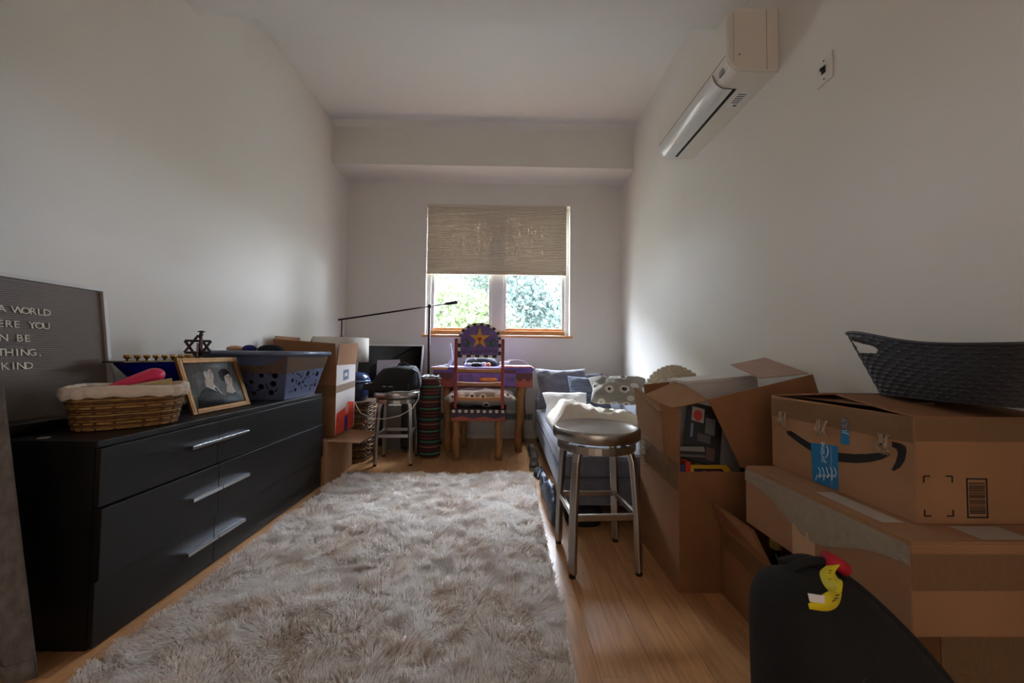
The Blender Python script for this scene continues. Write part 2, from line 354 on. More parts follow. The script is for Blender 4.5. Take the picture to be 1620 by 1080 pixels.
wp = thing('wall_plate', 'white wall plate with dark toggle on the right wall beyond the air conditioner', 'wall plate', (XR, 1.48, 2.125))
wp['label'] = 'white wall plate with small black toggle beside the air conditioner'
obj('plate', MB().box(XR - .007, XR - .0005, 1.442, 1.52, 2.07, 2.183), WHITE, wp, bevel=.003)
obj('toggle', MB().box(XR - .012, XR - .007, 1.472, 1.49, 2.112, 2.142).box(XR - .022, XR - .012, 1.476, 1.486, 2.122, 2.134), BLKP, wp, bevel=.001)
for z in (2.165, 2.088): obj('screw', MB().sphere((XR - .007, 1.481, z), .0035, 8), mat('screw_dark', (90, 80, 70)), wp)

hk = MB().box(-.83, -.805, YB - .006, YB - .0005, 1.0, 1.05).tube([(-.8175, YB - .006, 1.015), (-.8175, YB - .025, 1.012), (-.8175, YB - .03, 1.028)], .005, 6)
tag(obj('wall_hook', hk, WHITE, loc=(-.8175, YB, 1.0), smooth=False), 'tiny white adhesive hook on the wall below the window', 'hook')

ht = thing('baseboard_heater', 'long white baseboard heater with green-grey fins behind the desk', 'heater', (.0, YB, 0))
hx0, hx1 = -.72, .30
obj('cover', MB().box(hx0, hx1, YB - .075, YB - .065, .08, .22).box(hx0, hx1, YB - .075, YB - .001, .285, .30).box(hx0, hx1, YB - .012, YB - .001, .05, .285), mat('heater_white', (206, 202, 194), .5), ht)
fb = MB()
for k in range(34): fb.box(hx0 + .015 + k * .03, hx0 + .035 + k * .03, YB - .06, YB - .014, .215, .28)
obj('fin', fb, mat('fin_green', (92, 112, 98), .5), ht, kind='stuff')
for x in (hx0 - .012, hx1): obj('end_cap', MB().box(x, x + .012, YB - .078, YB - .001, .05, .302), mat('heater_white', (206, 202, 194)), ht)
struct('baseboard_left', MB().box(XL, XL + .014, YF, YB, 0, .1), TRIMW)
struct('baseboard_right', MB().box(XR - .014, XR, YF, YB, 0, .1), TRIMW)

# ------------------------------------------------------------ rug
RX0, RX1, RY0, RY1 = -1.21, .225, .50, 2.91
rug = thing('shag_rug', 'large cream shaggy rug with tan tufts on the oak floor', 'rug', ((RX0 + RX1) / 2, (RY0 + RY1) / 2, 0))
obj('backing', MB().box(RX0 + .01, RX1 - .01, RY0 + .01, RY1 - .01, .001, .010), mat('rug_backing', (228, 216, 202), .95), rug)
n = 150000
px = rng.uniform(RX0 + .02, RX1 - .02, n); py = rng.uniform(RY0 + .02, RY1 - .02, n)
py = RY0 + .02 + (RY1 - RY0 - .04) * rng.uniform(0, 1, n) ** 1.0
def field(x, y, s, seed):
    g = np.random.default_rng(seed).normal(0, 1, (80, 80)); u = x * s + 37.3; v = y * s + 11.7
    iu = np.floor(u).astype(int); iv = np.floor(v).astype(int); fu = u - iu; fv = v - iv
    fu = fu * fu * (3 - 2 * fu); fv = fv * fv * (3 - 2 * fv); q = lambda a, b: g[a % 80, b % 80]
    return (q(iu, iv) * (1 - fu) + q(iu + 1, iv) * fu) * (1 - fv) + (q(iu, iv + 1) * (1 - fu) + q(iu + 1, iv + 1) * fu) * fv
dx = field(px, py, 9, 1) * .5 + field(px, py, 22, 2) * .5; dy = field(px, py, 9, 3) * .5 + field(px, py, 22, 4) * .5
hh = .036 + .010 * field(px, py, 6, 5) + .008 * field(px, py, 16, 6); hh = np.clip(hh, .018, .06)
lx = dx * .033 + rng.normal(0, .009, n); ly = dy * .033 + rng.normal(0, .009, n)
lx = np.clip(px + lx, RX0 - .012, RX1 + .012) - px; ly = np.clip(py + ly, RY0 - .012, RY1 + .012) - py
wv = .0016 + .0008 * rng.random(n); ang = rng.uniform(0, np.pi, n); wx = np.cos(ang) * wv; wy = np.sin(ang) * wv
P = np.zeros((n, 5, 3))
for k, (t, w_) in enumerate(((0, 1), (0, -1), (.55, .9), (.55, -.9), (1, 0))):
    bend = t ** 1.6
    P[:, k, 0] = px + lx * bend + wx * w_; P[:, k, 1] = py + ly * bend + wy * w_; P[:, k, 2] = .009 + hh * (t ** .85) * (1 - .25 * t * np.clip(np.hypot(lx, ly) / .04, 0, 1))
me = bpy.data.meshes.new('pile'); idx = np.arange(n)[:, None] * 5
org = np.array(ORG[rug.name]); V = (P.reshape(-1, 3) - org).astype(np.float32)
loops = np.concatenate([idx + np.array([[0, 1, 3, 2]]), idx + np.array([[2, 3, 4]])], 1).astype(np.int32)
me.vertices.add(n * 5); me.vertices.foreach_set('co', V.ravel())
me.loops.add(n * 7); me.loops.foreach_set('vertex_index', loops.ravel())
me.polygons.add(n * 2); ls = (np.arange(n)[:, None] * 7 + np.array([[0, 4]])).ravel().astype(np.int32)
me.polygons.foreach_set('loop_start', ls); me.update(calc_edges=True); me.validate()
at_ = me.attributes.new('tint', 'FLOAT', 'POINT')
tn = np.clip(.34 + .28 * field(px, py, 7, 8) + .26 * field(px, py, 19, 9) + rng.normal(0, .14, n), 0, 1)
at_.data.foreach_set('value', np.repeat(tn, 5).astype(np.float32))
FUR = mat('shag_pile', (240, 234, 226), .8, sheen=.3, trans=.6); nt = FUR.node_tree
an = nt.nodes.new('ShaderNodeAttribute'); an.attribute_name = 'tint'; rp = nt.nodes.new('ShaderNodeValToRGB')
rp.color_ramp.elements[0].color = lin((252, 252, 255)); rp.color_ramp.elements[1].color = lin((222, 196, 174))
nt.links.new(an.outputs['Fac'], rp.inputs['Fac']); nt.links.new(rp.outputs[0], nt.nodes['Principled BSDF'].inputs['Base Color'])
me.materials.append(FUR); po = bpy.data.objects.new('pile', me); COL.objects.link(po); po.parent = rug; po['kind'] = 'stuff'

# ------------------------------------------------------------ curtain near the dresser
CURT = mat('heather_grey_cloth', (118, 112, 108), .95, var=.35, scale=60, stretch=(1, 1, .5), bump=.3, bscale=220)
def curt(u, v):
    z = .03 + v * 2.83; xr = -1.285 - .185 * min(z / 1.0, 1) - .16 * min(1, max(0, z - 1) / .8)
    x = XL + .015 + u * (xr - XL - .015); return (x, 1.08 + .028 * math.sin(u * 26) * (.5 + .5 * min(1, z)), z)
cu = thing('curtain', 'grey heathered fabric panel hanging beside the black dresser', 'curtain', (-1.6, 1.08, .03))
obj('cloth', MB().grid(curt, 70, 40), CURT, cu, smooth=True, solid=.004)
obj('hem', MB().grid(lambda u, v: (lambda p: (p[0], p[1] - .004, .03 + v * .05))(curt(u, v * .02)), 70, 2), CURT, cu, smooth=True, solid=.003)
obj('track', MB().box(XL + .01, -1.58, 1.06, 1.10, ZN - .018, ZN - .0005), TRIMW, cu)

# ------------------------------------------------------------ dresser
DZT = .65; dX0, dX1, dY0, dY1 = -1.75, -1.30, 1.217, 2.657
dr = thing('dresser', 'low wide black-brown wooden dresser with silver bar handles', 'dresser', (-1.52, 1.94, 0))
obj('carcass', MB().box(dX0, dX1, dY0, dY0 + .018, 0, DZT - .022).box(dX0, dX1, dY1 - .018, dY1, 0, DZT - .022).box(dX0, dX0 + .01, dY0 + .018, dY1 - .018, .02, DZT - .022).box(dX0 + .01, dX1, dY0 + .018, dY1 - .018, .02, .036), BLACKW, dr)
obj('top', MB().box(dX0, dX1 + .012, dY0 - .002, dY1 + .002, DZT - .022, DZT), BLACKW, dr, bevel=.002)
HND = mat('handle_aluminium', (200, 204, 210), .25, metal=1)
ymid = 1.702
for zi, (z0, z1, out) in enumerate(((.44, .626, 0), (.213, .436, .010), (.006, .209, -.002))):
    for (ya, yb, side) in ((dY0 + .001, ymid - .0015, 1), (ymid + .0015, dY1 - .001, 0)):
        d = obj('drawer', MB().box(dX1 + .001, dX1 + .02 + out, ya, yb, z0, z1), BLACKW, dr, bevel=.0015)
        h0, h1 = (1.545, 1.70) if side else (1.705, 1.875)
        zc = (z0 + z1) / 2 + .01 if zi else .545
        hb = MB().box(dX1 + .036 + out, dX1 + .042 + out, h0, h1, zc - .006, zc + .006).box(dX1 + .0205 + out, dX1 + .042 + out, h0, h1, zc + .006, zc + .009)
        obj('handle', hb, HND, d, bevel=.001)

# ------------------------------------------------------------ letter board
bt, bb = -1.785, -1.715      # leaning against the wall
def bpos(y, z, off=0):
    k = (z - DZT) / .56; return Vector((bb + (bt - bb) * k + off, y, z))
by0, by1, bz0, bz1 = 1.13, 1.665, DZT + .0, 1.205
bd = thing('letter_board', 'grey felt letter board with white frame leaning on the left wall', 'letter board', (-1.73, 1.4, DZT))
nrm = Vector((.56, 0, .07)).normalized()
def slab(mb, y0, y1, z0, z1, t0, t1, m=0):
    c = [bpos(y0, z0), bpos(y1, z0), bpos(y1, z1), bpos(y0, z1)]
    p = [q + nrm * t0 for q in c] + [q + nrm * t1 for q in c]
    return mb.add(p, [(3, 2, 1, 0), (4, 5, 6, 7), (0, 1, 5, 4), (1, 2, 6, 5), (2, 3, 7, 6), (3, 0, 4, 7)], m)
fm = MB()
for a in ((by0, by0 + .014, bz0, bz1), (by1 - .014, by1, bz0, bz1), (by0 + .014, by1 - .014, bz0, bz0 + .014), (by0 + .014, by1 - .014, bz1 - .014, bz1)): slab(fm, *a, 0, .022)
obj('frame', fm, mat('board_frame_white', (206, 202, 196), .5), bd)
fe = MB(); slab(fe, by0 + .014, by1 - .014, bz0 + .014, bz1 - .014, 0, .008)
FELT = mat('grey_felt', (138, 128, 122), .98, bump=.1, bscale=300)
fp = obj('felt_panel', fe, FELT, bd)
gr = MB(); z = bz0 + .018
while z < bz1 - .02: slab(gr, by0 + .0145, by1 - .0145, z, z + .0048, .008, .0115); z += .0075
obj('felt_ridge', gr, FELT, fp, kind='stuff')
LET = mat('letter_plastic', (226, 216, 196), .4)
for s, yc, z in (('IN A WORLD', 1.356, 1.066), ('WHERE YOU', 1.361, 1.014), ('CAN BE', 1.334, .965), ('ANYTHING,', 1.335, .914), ('BE KIND', 1.322, .866)):
    for k, ch in enumerate(s):
        if ch == ' ': continue
        y = yc + (k - (len(s) - 1) / 2) * .0215
        b = MB(); text_into(b, ch, .036, frame_of(bpos(y, z) + nrm * .0125, (0, 1, 0), (-.07, 0, .56)), 0, .003, 'CENTER')
        obj('letter', b, LET, bd)

# ------------------------------------------------------------ things on the dresser
kb = thing('black_case', 'flat black zipped case lying below the grey letter board', 'case', (-1.60, 1.36, DZT))
obj('shell', MB().box(-1.70, -1.60, 1.235, 1.43, DZT + .001, DZT + .042), BLKP, kb, bevel=.012)
obj('zip', MB().tube([(-1.703, 1.24, DZT + .022), (-1.598, 1.232, DZT + .022), (-1.598, 1.43, DZT + .022)], .0025, 6), mat('zip_grey', (60, 60, 62), .4, metal=1), kb)
tag(obj('pale_disc', MB().lathe([(.0, 0), (.014, 0), (.0155, .0015), (.014, .003), (0, .003)], 16, c=(-1.50, 1.25, DZT + .0005)), mat('pale_disc', (190, 184, 176), .5), loc=(-1.5, 1.25, DZT)), 'small pale round disc lying on the dresser top', 'disc')

def woven(mb, cx, cy, z0, z1, a0, b0, a1, b1, rot, rows, stakes, r=.004, p=2.6, amp=.0045):
    ca, sa = math.cos(rot), math.sin(rot); n = stakes * 2
    def ring(t, off=0, ph=0):
        a = a0 + (a1 - a0) * t; b = b0 + (b1 - b0) * t; out = []
        for j in range(n):
            th = 2 * math.pi * (j + .5) / n; o_ = off * (1 if (j + ph) % 2 else -1); c, s_ = math.cos(th), math.sin(th)
            x = (a + o_) * math.copysign(abs(c) ** (2 / p), c); y = (b + o_) * math.copysign(abs(s_) ** (2 / p), s_)
            out.append((cx + x * ca - y * sa, cy + x * sa + y * ca, z0 + (z1 - z0) * t))
        return out
    for k in range(rows):
        pts = ring((k + .5) / rows, amp, k)
        pts = [(x, y, z + random.uniform(-.0012, .0012)) for x, y, z in pts]
        mb.tube(pts, r * random.uniform(.8, 1.15), 5, k % 3, closed=True)
    lo, hi = ring(0), ring(1)
    for j in range(0, n, 2): mb.tube([lo[j], hi[j]], r * .8, 5, 1)
    for k in range(2):
        mb.tube([(x, y, z0 + .003 + k * .006) for x, y, z in ring(.02, .003, k)], r * 1.1, 5, 2, closed=True)
    return ring
WK = [mat('wicker_tan', (158, 112, 56), .6, var=.3, scale=40), mat('wicker_dark', (118, 76, 38), .6, var=.3, scale=40), mat('wicker_pale', (182, 142, 80), .6, var=.3, scale=40)]
bc = (-1.445, 1.465); br = R(47)
wk = thing('wicker_basket', 'small oval wicker basket with folded white cloth liner on the dresser', 'basket', (bc[0], bc[1], DZT))
w = MB(); ring = woven(w, bc[0], bc[1], DZT + .004, DZT + .125, .135, .082, .158, .10, br, 13, 17, .0046)
obj('weave', w, WK, wk, smooth=True, kind='stuff')
lo = [ring(0)[j] for j in range(34)]
obj('base', MB().add([(x, y, DZT + .002) for x, y, z in lo] + [(x, y, DZT + .008) for x, y, z in lo], [tuple(range(33, -1, -1)), tuple(range(34, 68))] + [(j, (j + 1) % 34, 34 + (j + 1) % 34, 34 + j) for j in range(34)]), WK[1], wk)
LIN = mat('white_liner', (222, 208, 190), .95, bump=.25, bscale=90)
def liner(u, v):
    th = 2 * math.pi * u; prof = [(.010, .118), (.013, .132), (.009, .152), (-.004, .158), (-.014, .150), (-.02, .10), (-.03, .03)]
    f = v * 6; i = min(int(f), 5); t = f - i; o_ = prof[i][0] * (1 - t) + prof[i + 1][0] * t; z = prof[i][1] * (1 - t) + prof[i + 1][1] * t
    c, s_ = math.cos(th), math.sin(th); wv_ = .003 * math.sin(th * 9) + .003 * math.sin(th * 23)
    zz_ = z + (.004 * math.sin(th * 3 + 1) + (.003 * math.sin(th * 17) if v < .15 else 0)); k = .135 + .027 * min(1, z / .125)
    x = (k + o_ + wv_) * math.copysign(abs(c) ** (2 / 2.6), c); y = (k - .056 + o_ + wv_) * math.copysign(abs(s_) ** (2 / 2.6), s_)
    return (bc[0] + x * math.cos(br) - y * math.sin(br), bc[1] + x * math.sin(br) + y * math.cos(br), DZT + zz_)
obj('cloth_liner', MB().grid(liner, 96, 24), LIN, wk, smooth=True, solid=.003)
def capsule(p0, p1, r0, r1, n=16, k=10):
    p0, p1 = Vector(p0), Vector(p1); d = (p1 - p0).normalized(); pts = []; rs = []
    for i in range(k): t = i / k * math.pi / 2; pts.append(p0 - d * r0 * math.cos(t)); rs.append(max(r0 * math.sin(t), .001))
    for i in range(k + 1): t = i / k * math.pi / 2; pts.append(p1 + d * r1 * math.sin(t)); rs.append(max(r1 * math.cos(t), .001))
    return pts, rs
def rim_pt(l, s_, z): return (bc[0] + l * math.cos(br) - s_ * math.sin(br), bc[1] + l * math.sin(br) + s_ * math.cos(br), DZT + z)
pk = thing('pink_case', 'bright pink rounded plastic case sticking out of the wicker basket', 'case', rim_pt(.0, .02, .06))
pts, rs = capsule(rim_pt(-.07, .015, .125), rim_pt(.065, .035, .185), .028, .040)
obj('body', MB().tube(pts, rs, 18, flat=.8), mat('pink_plastic', (222, 42, 92), .4), pk, smooth=True)
obj('seam', MB().tube([rim_pt(-.07, -.014, .122), rim_pt(0, -.018, .152), rim_pt(.065, -.006, .18)], .0018, 6), mat('pink_seam', (170, 30, 70), .5), pk)
tag(obj('folded_cloth', MB().loft([[rim_pt(l, s_, z + .10 + .024 * (l + .02) / .13) for s_, z in ((-.072, .01), (-.068, .05), (-.05, .056), (-.034, .05), (-.034, .01))] for l in (-.02, .03, .08, .115)]), mat('khaki_cloth', (188, 166, 122), .9, bump=.2), loc=rim_pt(.05, -.02, .1)), 'folded khaki cloth tucked in the basket next to the pink case', 'cloth')
tag(obj('brown_wallet', MB().loft([[rim_pt(l, s_, z + .125) for s_, z in ((.0, 0), (.0, .03), (.045, .03), (.045, 0))] for l in (-.125, -.08)]), mat('brown_leather', (96, 70, 42), .5), loc=rim_pt(-.1, .02, .12), bevel=.004), 'small brown leather pouch at the empty end of the wicker basket', 'pouch')

# menorah
mn = thing('menorah', 'dark blue boat-shaped menorah with nine brass cups against the left wall', 'menorah', (-1.655, 1.9, DZT))
my0, my1, mz = 1.61, 2.17, .885
BLUEG = mat('cobalt_glaze', (10, 14, 96), .12, coat=.6); BRASS = mat('brass', (176, 128, 62), .3, metal=1); BRONZE = mat('dark_pewter', (96, 82, 84), .35, metal=1)
rings = []
for k in range(9):
    y = my0 + (my1 - my0) * k / 8; q = 1 - abs(k / 8 - .5) * 2; q = q ** .6; wv_ = .008 + .045 * q; dp = .01 + .15 * q
    rings.append([(-1.655 - wv_, y, mz), (-1.655 - wv_ * .7, y, mz - dp * .55), (-1.655, y, mz - dp), (-1.655 + wv_ * .7, y, mz - dp * .55), (-1.655 + wv_, y, mz)])
obj('hull', MB().loft(rings), BLUEG, mn, smooth=False)
obj('deck', MB().box(-1.70, -1.61, my0 - .01, my1 + .01, mz, mz + .007), mat('dark_brass', (92, 78, 46), .4, metal=1), mn, bevel=.002)
obj('foot', MB().lathe([(.055, 0), (.055, .008), (.025, .02), (.03, .085)], 20, c=(-1.655, 1.9, DZT + .0005), sx=.8, sy=1.6), BLUEG, mn, smooth=True)
for k in range(8):
    y = my0 + .052 + k * .045
    obj('candle_cup', MB().lathe([(.004, 0), (.004, .008), (.012, .014), (.013, .026), (.009, .026), (.008, .016)], 12, c=(-1.655, y, mz + .007)), BRASS, mn, smooth=True)
st = MB(); sy, sz = 2.035, .962
for a0 in (90, 270):
    tp = [(-1.655 + .048 * math.cos(R(a0 + 120 * j)), sy + .040 * math.cos(R(a0 + 120 * j)), sz + .062 * math.sin(R(a0 + 120 * j))) for j in range(3)]
    for j in range(3): st.tube([tp[j], tp[(j + 1) % 3]], .007, 6)
st.tube([(-1.655, sy, mz + .007), (-1.655, sy, sz + .02)], .006, 6)
obj('star', st, BRONZE, mn)
fg = MB().tube([(-1.64, sy, sz - .05), (-1.638, sy, sz - .01), (-1.64, sy, sz + .035), (-1.64, sy, sz + .065)], [.010, .008, .008, .004], 8).sphere((-1.64, sy, sz + .066), .010, 10).lathe([(.004, 0), (.017, .004), (.017, .007), (.006, .012)], 12, c=(-1.64, sy, sz + .075))
obj('center_cup', fg, BRONZE, mn, smooth=True)

# framed portrait photograph
fa, fbx = Vector((-1.388, 1.69, DZT + .001)), Vector((-1.388, 2.06, DZT + .001))
fup = Vector((-.078, -.012, .255)); fw, fh = (fbx - fa).length, fup.length
pf = thing('picture_frame', 'gold picture frame with an old portrait of a man and a woman', 'picture frame', (-1.4, 1.87, DZT))
FM = frame_of(fa, fbx - fa, fup)
GOLD = mat('gold_leaf', (140, 98, 48), .48, metal=.6, var=.3, scale=40); GOLDD = mat('gold_dark', (92, 60, 26), .45, metal=.6)
q = MB(); bwid = .026
for (u0, u1, v0, v1) in ((0, bwid, 0, fh), (fw - bwid, fw, 0, fh), (bwid, fw - bwid, 0, bwid), (bwid, fw - bwid, fh - bwid, fh)): q.box(u0, u1, v0, v1, -.006, .008, 0, FM)
obj('moulding', q, GOLD, pf, bevel=.003)
q = MB()
for (u0, u1, v0, v1) in ((.009, .013, .009, fh - .009), (fw - .013, fw - .009, .009, fh - .009), (.013, fw - .013, .009, .013), (.013, fw - .013, fh - .013, fh - .009)): q.box(u0, u1, v0, v1, .008, .0088, 0, FM)
obj('groove_line', q, GOLDD, pf)
ph = obj('photo_print', MB().box(bwid, fw - bwid, bwid, fh - bwid, -.005, 0, 0, FM), mat('photo_backdrop', (96, 92, 90), .95, spec=.05, var=.3, scale=14, stretch=(1, 6, 1)), pf)
def ell(cx, cy, a, b, n=24, t0=0): return [(cx + a * math.cos(2 * math.pi * j / n), cy + b * math.sin(2 * math.pi * j / n)) for j in range(n)]
PS = [mat('photo_suit', (40, 40, 44), .95, spec=.05), mat('photo_skin', (176, 158, 144), .95, spec=.05), mat('photo_hair', (34, 30, 28), .95, spec=.05), mat('photo_shirt', (196, 192, 188), .95, spec=.05), mat('photo_shadow', (120, 104, 96), .95, spec=.05), mat('photo_grey_hair', (84, 80, 78), .95, spec=.05)]
S = MB(); ow, oh = bwid, bwid; lay = [0]
def sp(poly, m): lay[0] += 2; S.prism([(ow + x * (fw - 2 * bwid), oh + y * (fh - 2 * bwid)) for x, y in poly], .0003, m, FM @ Matrix.Translation((0, 0, .0001 * lay[0])))
sp([(.06, 0), (.09, .22), (.2, .37), (.34, .45), (.46, .40), (.58, .26), (.66, .0)], 0)
sp([(.55, 0), (.57, .17), (.66, .27), (.76, .30), (.88, .22), (.95, .1), (.96, 0)], 0)
sp([(.30, .46), (.36, .52), (.46, .50), (.55, .30), (.57, .22), (.52, .28), (.44, .36)], 3)
sp([(.44, .40), (.48, .42), (.555, .24), (.54, .22)], 0)
sp([(.30, .47), (.31, .62), (.45, .60), (.47, .46), (.40, .40)], 1)
sp(ell(.375, .76, .105, .185), 5); sp(ell(.41, .705, .088, .18), 1); sp(ell(.37, .86, .08, .06), 5)
sp([(.66, .27), (.70, .42), (.82, .42), (.86, .27), (.78, .22)], 1)
sp(ell(.725, .68, .125, .165), 2); sp(ell(.775, .56, .078, .16), 1); sp(ell(.70, .74, .10, .07), 2)
for cx, cy in ((.39, .745), (.455, .745), (.755, .61), (.81, .605)): sp(ell(cx, cy, .016, .012, 10), 4); sp(ell(cx, cy + .035, .024, .008, 10), 2)
for cx, cy in ((.437, .69), (.792, .55)): sp([(cx - .008, cy + .06), (cx + .012, cy - .02), (cx - .012, cy - .025)], 4)
for cx, cy in ((.43, .625), (.785, .49)): sp(ell(cx, cy, .03, .009, 12), 4)
obj('portrait', S, PS, ph)
obj('glass', MB().box(bwid, fw - bwid, bwid, fh - bwid, .0055, .0062, 0, FM), clear_film('frame_glass', (30, 30, 32), .015, .02), pf)
obj('easel_leg', MB().quad(FM @ Vector((fw * .4, fh * .7, -.008)), FM @ Vector((fw * .6, fh * .7, -.008)), (-1.56, 1.90, DZT + .003), (-1.56, 1.84, DZT + .003), .004), BLKP, pf)

# laundry basket
bkt = thing('laundry_basket', 'blue-grey plastic laundry basket with round holes and packing tape', 'laundry basket', (-1.515, 2.45, DZT))
BX = mat('blue_grey_plastic', (96, 104, 134), .35)
bot = [(-1.70, 2.27), (-1.325, 2.27), (-1.325, 2.62), (-1.70, 2.62)]; top = [(-1.765, 2.19), (-1.265, 2.19), (-1.265, 2.69), (-1.765, 2.69)]
z0, z1 = DZT + .002, .93
obj('floor_panel', MB().box(-1.70, -1.325, 2.27, 2.62, z0, z0 + .005), BX, bkt)
for k in range(4):
    a0, b0, a1, b1 = bot[k], bot[(k + 1) % 4], top[k], top[(k + 1) % 4]
    def at(u, v): 
        p = Vector((a0[0] + (b0[0] - a0[0]) * u, a0[1] + (b0[1] - a0[1]) * u, z0)); q_ = Vector((a1[0] + (b1[0] - a1[0]) * u, a1[1] + (b1[1] - a1[1]) * u, z1)); return p.lerp(q_, v)
    r = random.Random(k + 3); holes = []
    while len(holes) < 30:
        c = (r.uniform(.10, .90), r.uniform(.14, .58), r.choice((.012, .016, .02, .034, .045)))
        if all(math.hypot(c[0] - h[0], (c[1] - h[1]) * .75) > c[2] + h[2] + .012 for h in holes) and c[1] - c[2] * 1.4 > .08 and c[1] + c[2] * 1.4 < .66: holes.append(c)
        elif r.random() < .004: break
    loops = [[(0, 0), (1, 0), (1, 1), (0, 1)]] + [[(h[0] + h[2] * math.cos(-2 * math.pi * j / 14), h[1] + h[2] * 1.4 * math.sin(-2 * math.pi * j / 14)) for j in range(14)] for h in holes]
    flat = [p for l in loops for p in l]
    tris = tessellate_polygon([[Vector((x, y, 0)) for x, y in l] for l in loops])
    obj('side_panel', MB().add([at(*p) for p in flat], [tuple(t) for t in tris]), BX, bkt, solid=.004)
RIM = mat('rim_blue_grey', (110, 122, 148), .25)
obj('rim', MB().tube([(x, y, z1) for x, y in ((-1.77, 2.20), (-1.75, 2.18), (-1.28, 2.18), (-1.255, 2.20), (-1.255, 2.68), (-1.28, 2.70), (-1.75, 2.70), (-1.77, 2.68))], .015, 10, closed=True), RIM, bkt, smooth=True)
tp = MB()
def bsk(k, u, v, o_=.004):
    a0, b0, a1, b1 = bot[k], bot[(k + 1) % 4], top[k], top[(k + 1) % 4]
    p = Vector((a0[0] + (b0[0] - a0[0]) * u, a0[1] + (b0[1] - a0[1]) * u, z0)); q_ = Vector((a1[0] + (b1[0] - a1[0]) * u, a1[1] + (b1[1] - a1[1]) * u, z1))
    n_ = [Vector((0, -1, .2)), Vector((1, 0, .2)), Vector((0, 1, .2)), Vector((-1, 0, .2))][k]; return p.lerp(q_, v) + n_ * o_
def tband(k, u0, u1, va, vb, o_=.005):
    tp.grid(lambda u, v: bsk(k, u0 + (u1 - u0) * u, va(u) + (vb(u) - va(u)) * v, o_ + .002 * math.sin(u * 40) * v), 20, 4)
tband(0, 0, 1, lambda u: .57, lambda u: .74 + (.2 * max(0, u - .75) * 4)); tband(1, 0, 1, lambda u: .57 + .08 * u, lambda u: .92)
obj('packing_tape', tp, TAPE, bkt)
tag(obj('stuffed_clothes', MB().grid(lambda u, v: (-1.75 + .47 * u, 2.21 + .47 * v, .86 + .055 * fbm(u * 4, v * 4, 2) + .02), 30, 30), mat('navy_clothes', (32, 36, 58), .95, col2=(20, 22, 26), scale=8, bump=.3), loc=(-1.5, 2.45, .86), smooth=True, solid=.01), 'dark navy clothes stuffed into the blue laundry basket', 'clothes')
tag(obj('rolled_sock', MB().sphere((-1.56, 2.30, .955), .035, 12, 0, (1.2, .9, .7)), mat('royal_blue_knit', (40, 44, 120), .95, bump=.4, bscale=80), loc=(-1.56, 2.3, .93), smooth=True), 'royal blue balled sock on top of the laundry basket', 'sock')
tag(obj('peach_cloth', MB().sphere((-1.66, 2.32, .955), .04, 12, 0, (1.3, .8, .5)), mat('peach_cloth', (206, 160, 124), .95, bump=.4), loc=(-1.66, 2.32, .93), smooth=True), 'crumpled peach cloth on top of the laundry basket', 'cloth')
tag(obj('dark_hat', MB().sphere((-1.45, 2.33, .95), .06, 14, 0, (1.3, .9, .55)), mat('dark_knit', (26, 28, 36), .95, bump=.4), loc=(-1.45, 2.33, .93), smooth=True), 'dark knitted hat on top of the laundry basket', 'hat')
tag(obj('red_toy', MB().sphere((-1.345, 2.245, .835), .018, 12), mat('red_plastic', (226, 58, 34), .4), loc=(-1.345, 2.245, .82), smooth=True), 'small red ball under the tape of the laundry basket', 'ball')

# ------------------------------------------------------------ stools
def make_stool():
    t = thing('counter_stool', 'x', 'stool', (0, 0, 0), 'brushed aluminium stools')
    prof = [(.0, .585), (.12, .585), (.16, .593), (.178, .603), (.188, .611), (.197, .608), (.2, .6), (.2, .567), (.194, .56), (.0, .56)]
    obj('seat', MB().lathe(prof[::-1], 48, cap=False), ALU, t, smooth=True)
    obj('swivel_plate', MB().lathe([(.10, .545), (.10, .56)], 24), BLKP, t)
    obj('ring', MB().lathe([(.168, .512), (.178, .512), (.178, .545), (.168, .545), (.168, .512)], 40, cap=False), ALU, t, bevel=.002)
    for k in range(4):
        a = R(45 + 90 * k); d = Vector((math.cos(a), math.sin(a), 0)); f = Vector((math.copysign(1, d.x), math.copysign(1, d.y), 0))
        path = [(.125, .528), (.150, .522), (.168, .505), (.178, .475), (.183, .43), (.198, .23), (.205, .014)]
        b = MB(); tan = Vector((-d.y, d.x, 0)); rings = []
        for i, (rr, z) in enumerate(path):
            p = d * rr + Vector((0, 0, z)); q = path[min(i + 1, 6)]; q0 = path[max(i - 1, 0)]
            tg = Vector((d.x * (q[0] - q0[0]), d.y * (q[0] - q0[0]), q[1] - q0[1])).normalized(); nn = tan.cross(tg).normalized()
            rings.append([p + tan * .018 + nn * .012, p - tan * .018 + nn * .012, p - tan * .018 - nn * .012, p + tan * .018 - nn * .012])
        lg = obj('leg', b.loft(rings), ALU, t, bevel=.005)
        obj('glide', MB().lathe([(.013, 0), (.015, .004), (.015, .015)], 12, c=tuple(d * .205)), BLKP, lg)
    for k in range(4):
        a0, a1 = R(45 + 90 * k), R(135 + 90 * k); r_ = .196
        p0 = Vector((math.cos(a0) * r_, math.sin(a0) * r_, .245)); p1 = Vector((math.cos(a1) * r_, math.sin(a1) * r_, .245))
        e = (p1 - p0).normalized(); p0 = p0 + e * .01; p1 = p1 - e * .01; s_ = Vector((-e.y, e.x, 0)) * .0075; u_ = Vector((0, 0, .014))
        obj('stretcher', MB().loft([[p - s_ - u_, p + s_ - u_, p + s_ + u_, p - s_ + u_] for p in (p0, p1)]), ALU, t, bevel=.003)
    return t
st1 = make_stool(); st1.location = (.428, 1.755, 0); st1.rotation_euler.z = R(3.4)
st1['label'] = 'bare brushed aluminium counter stool beside the tall open carton'
st2 = copy_tree(st1); st2.location = (-.94, 3.30, 0); st2.rotation_euler.z = R(4)
st2['label'] = 'brushed aluminium counter stool with a black bag on its seat'

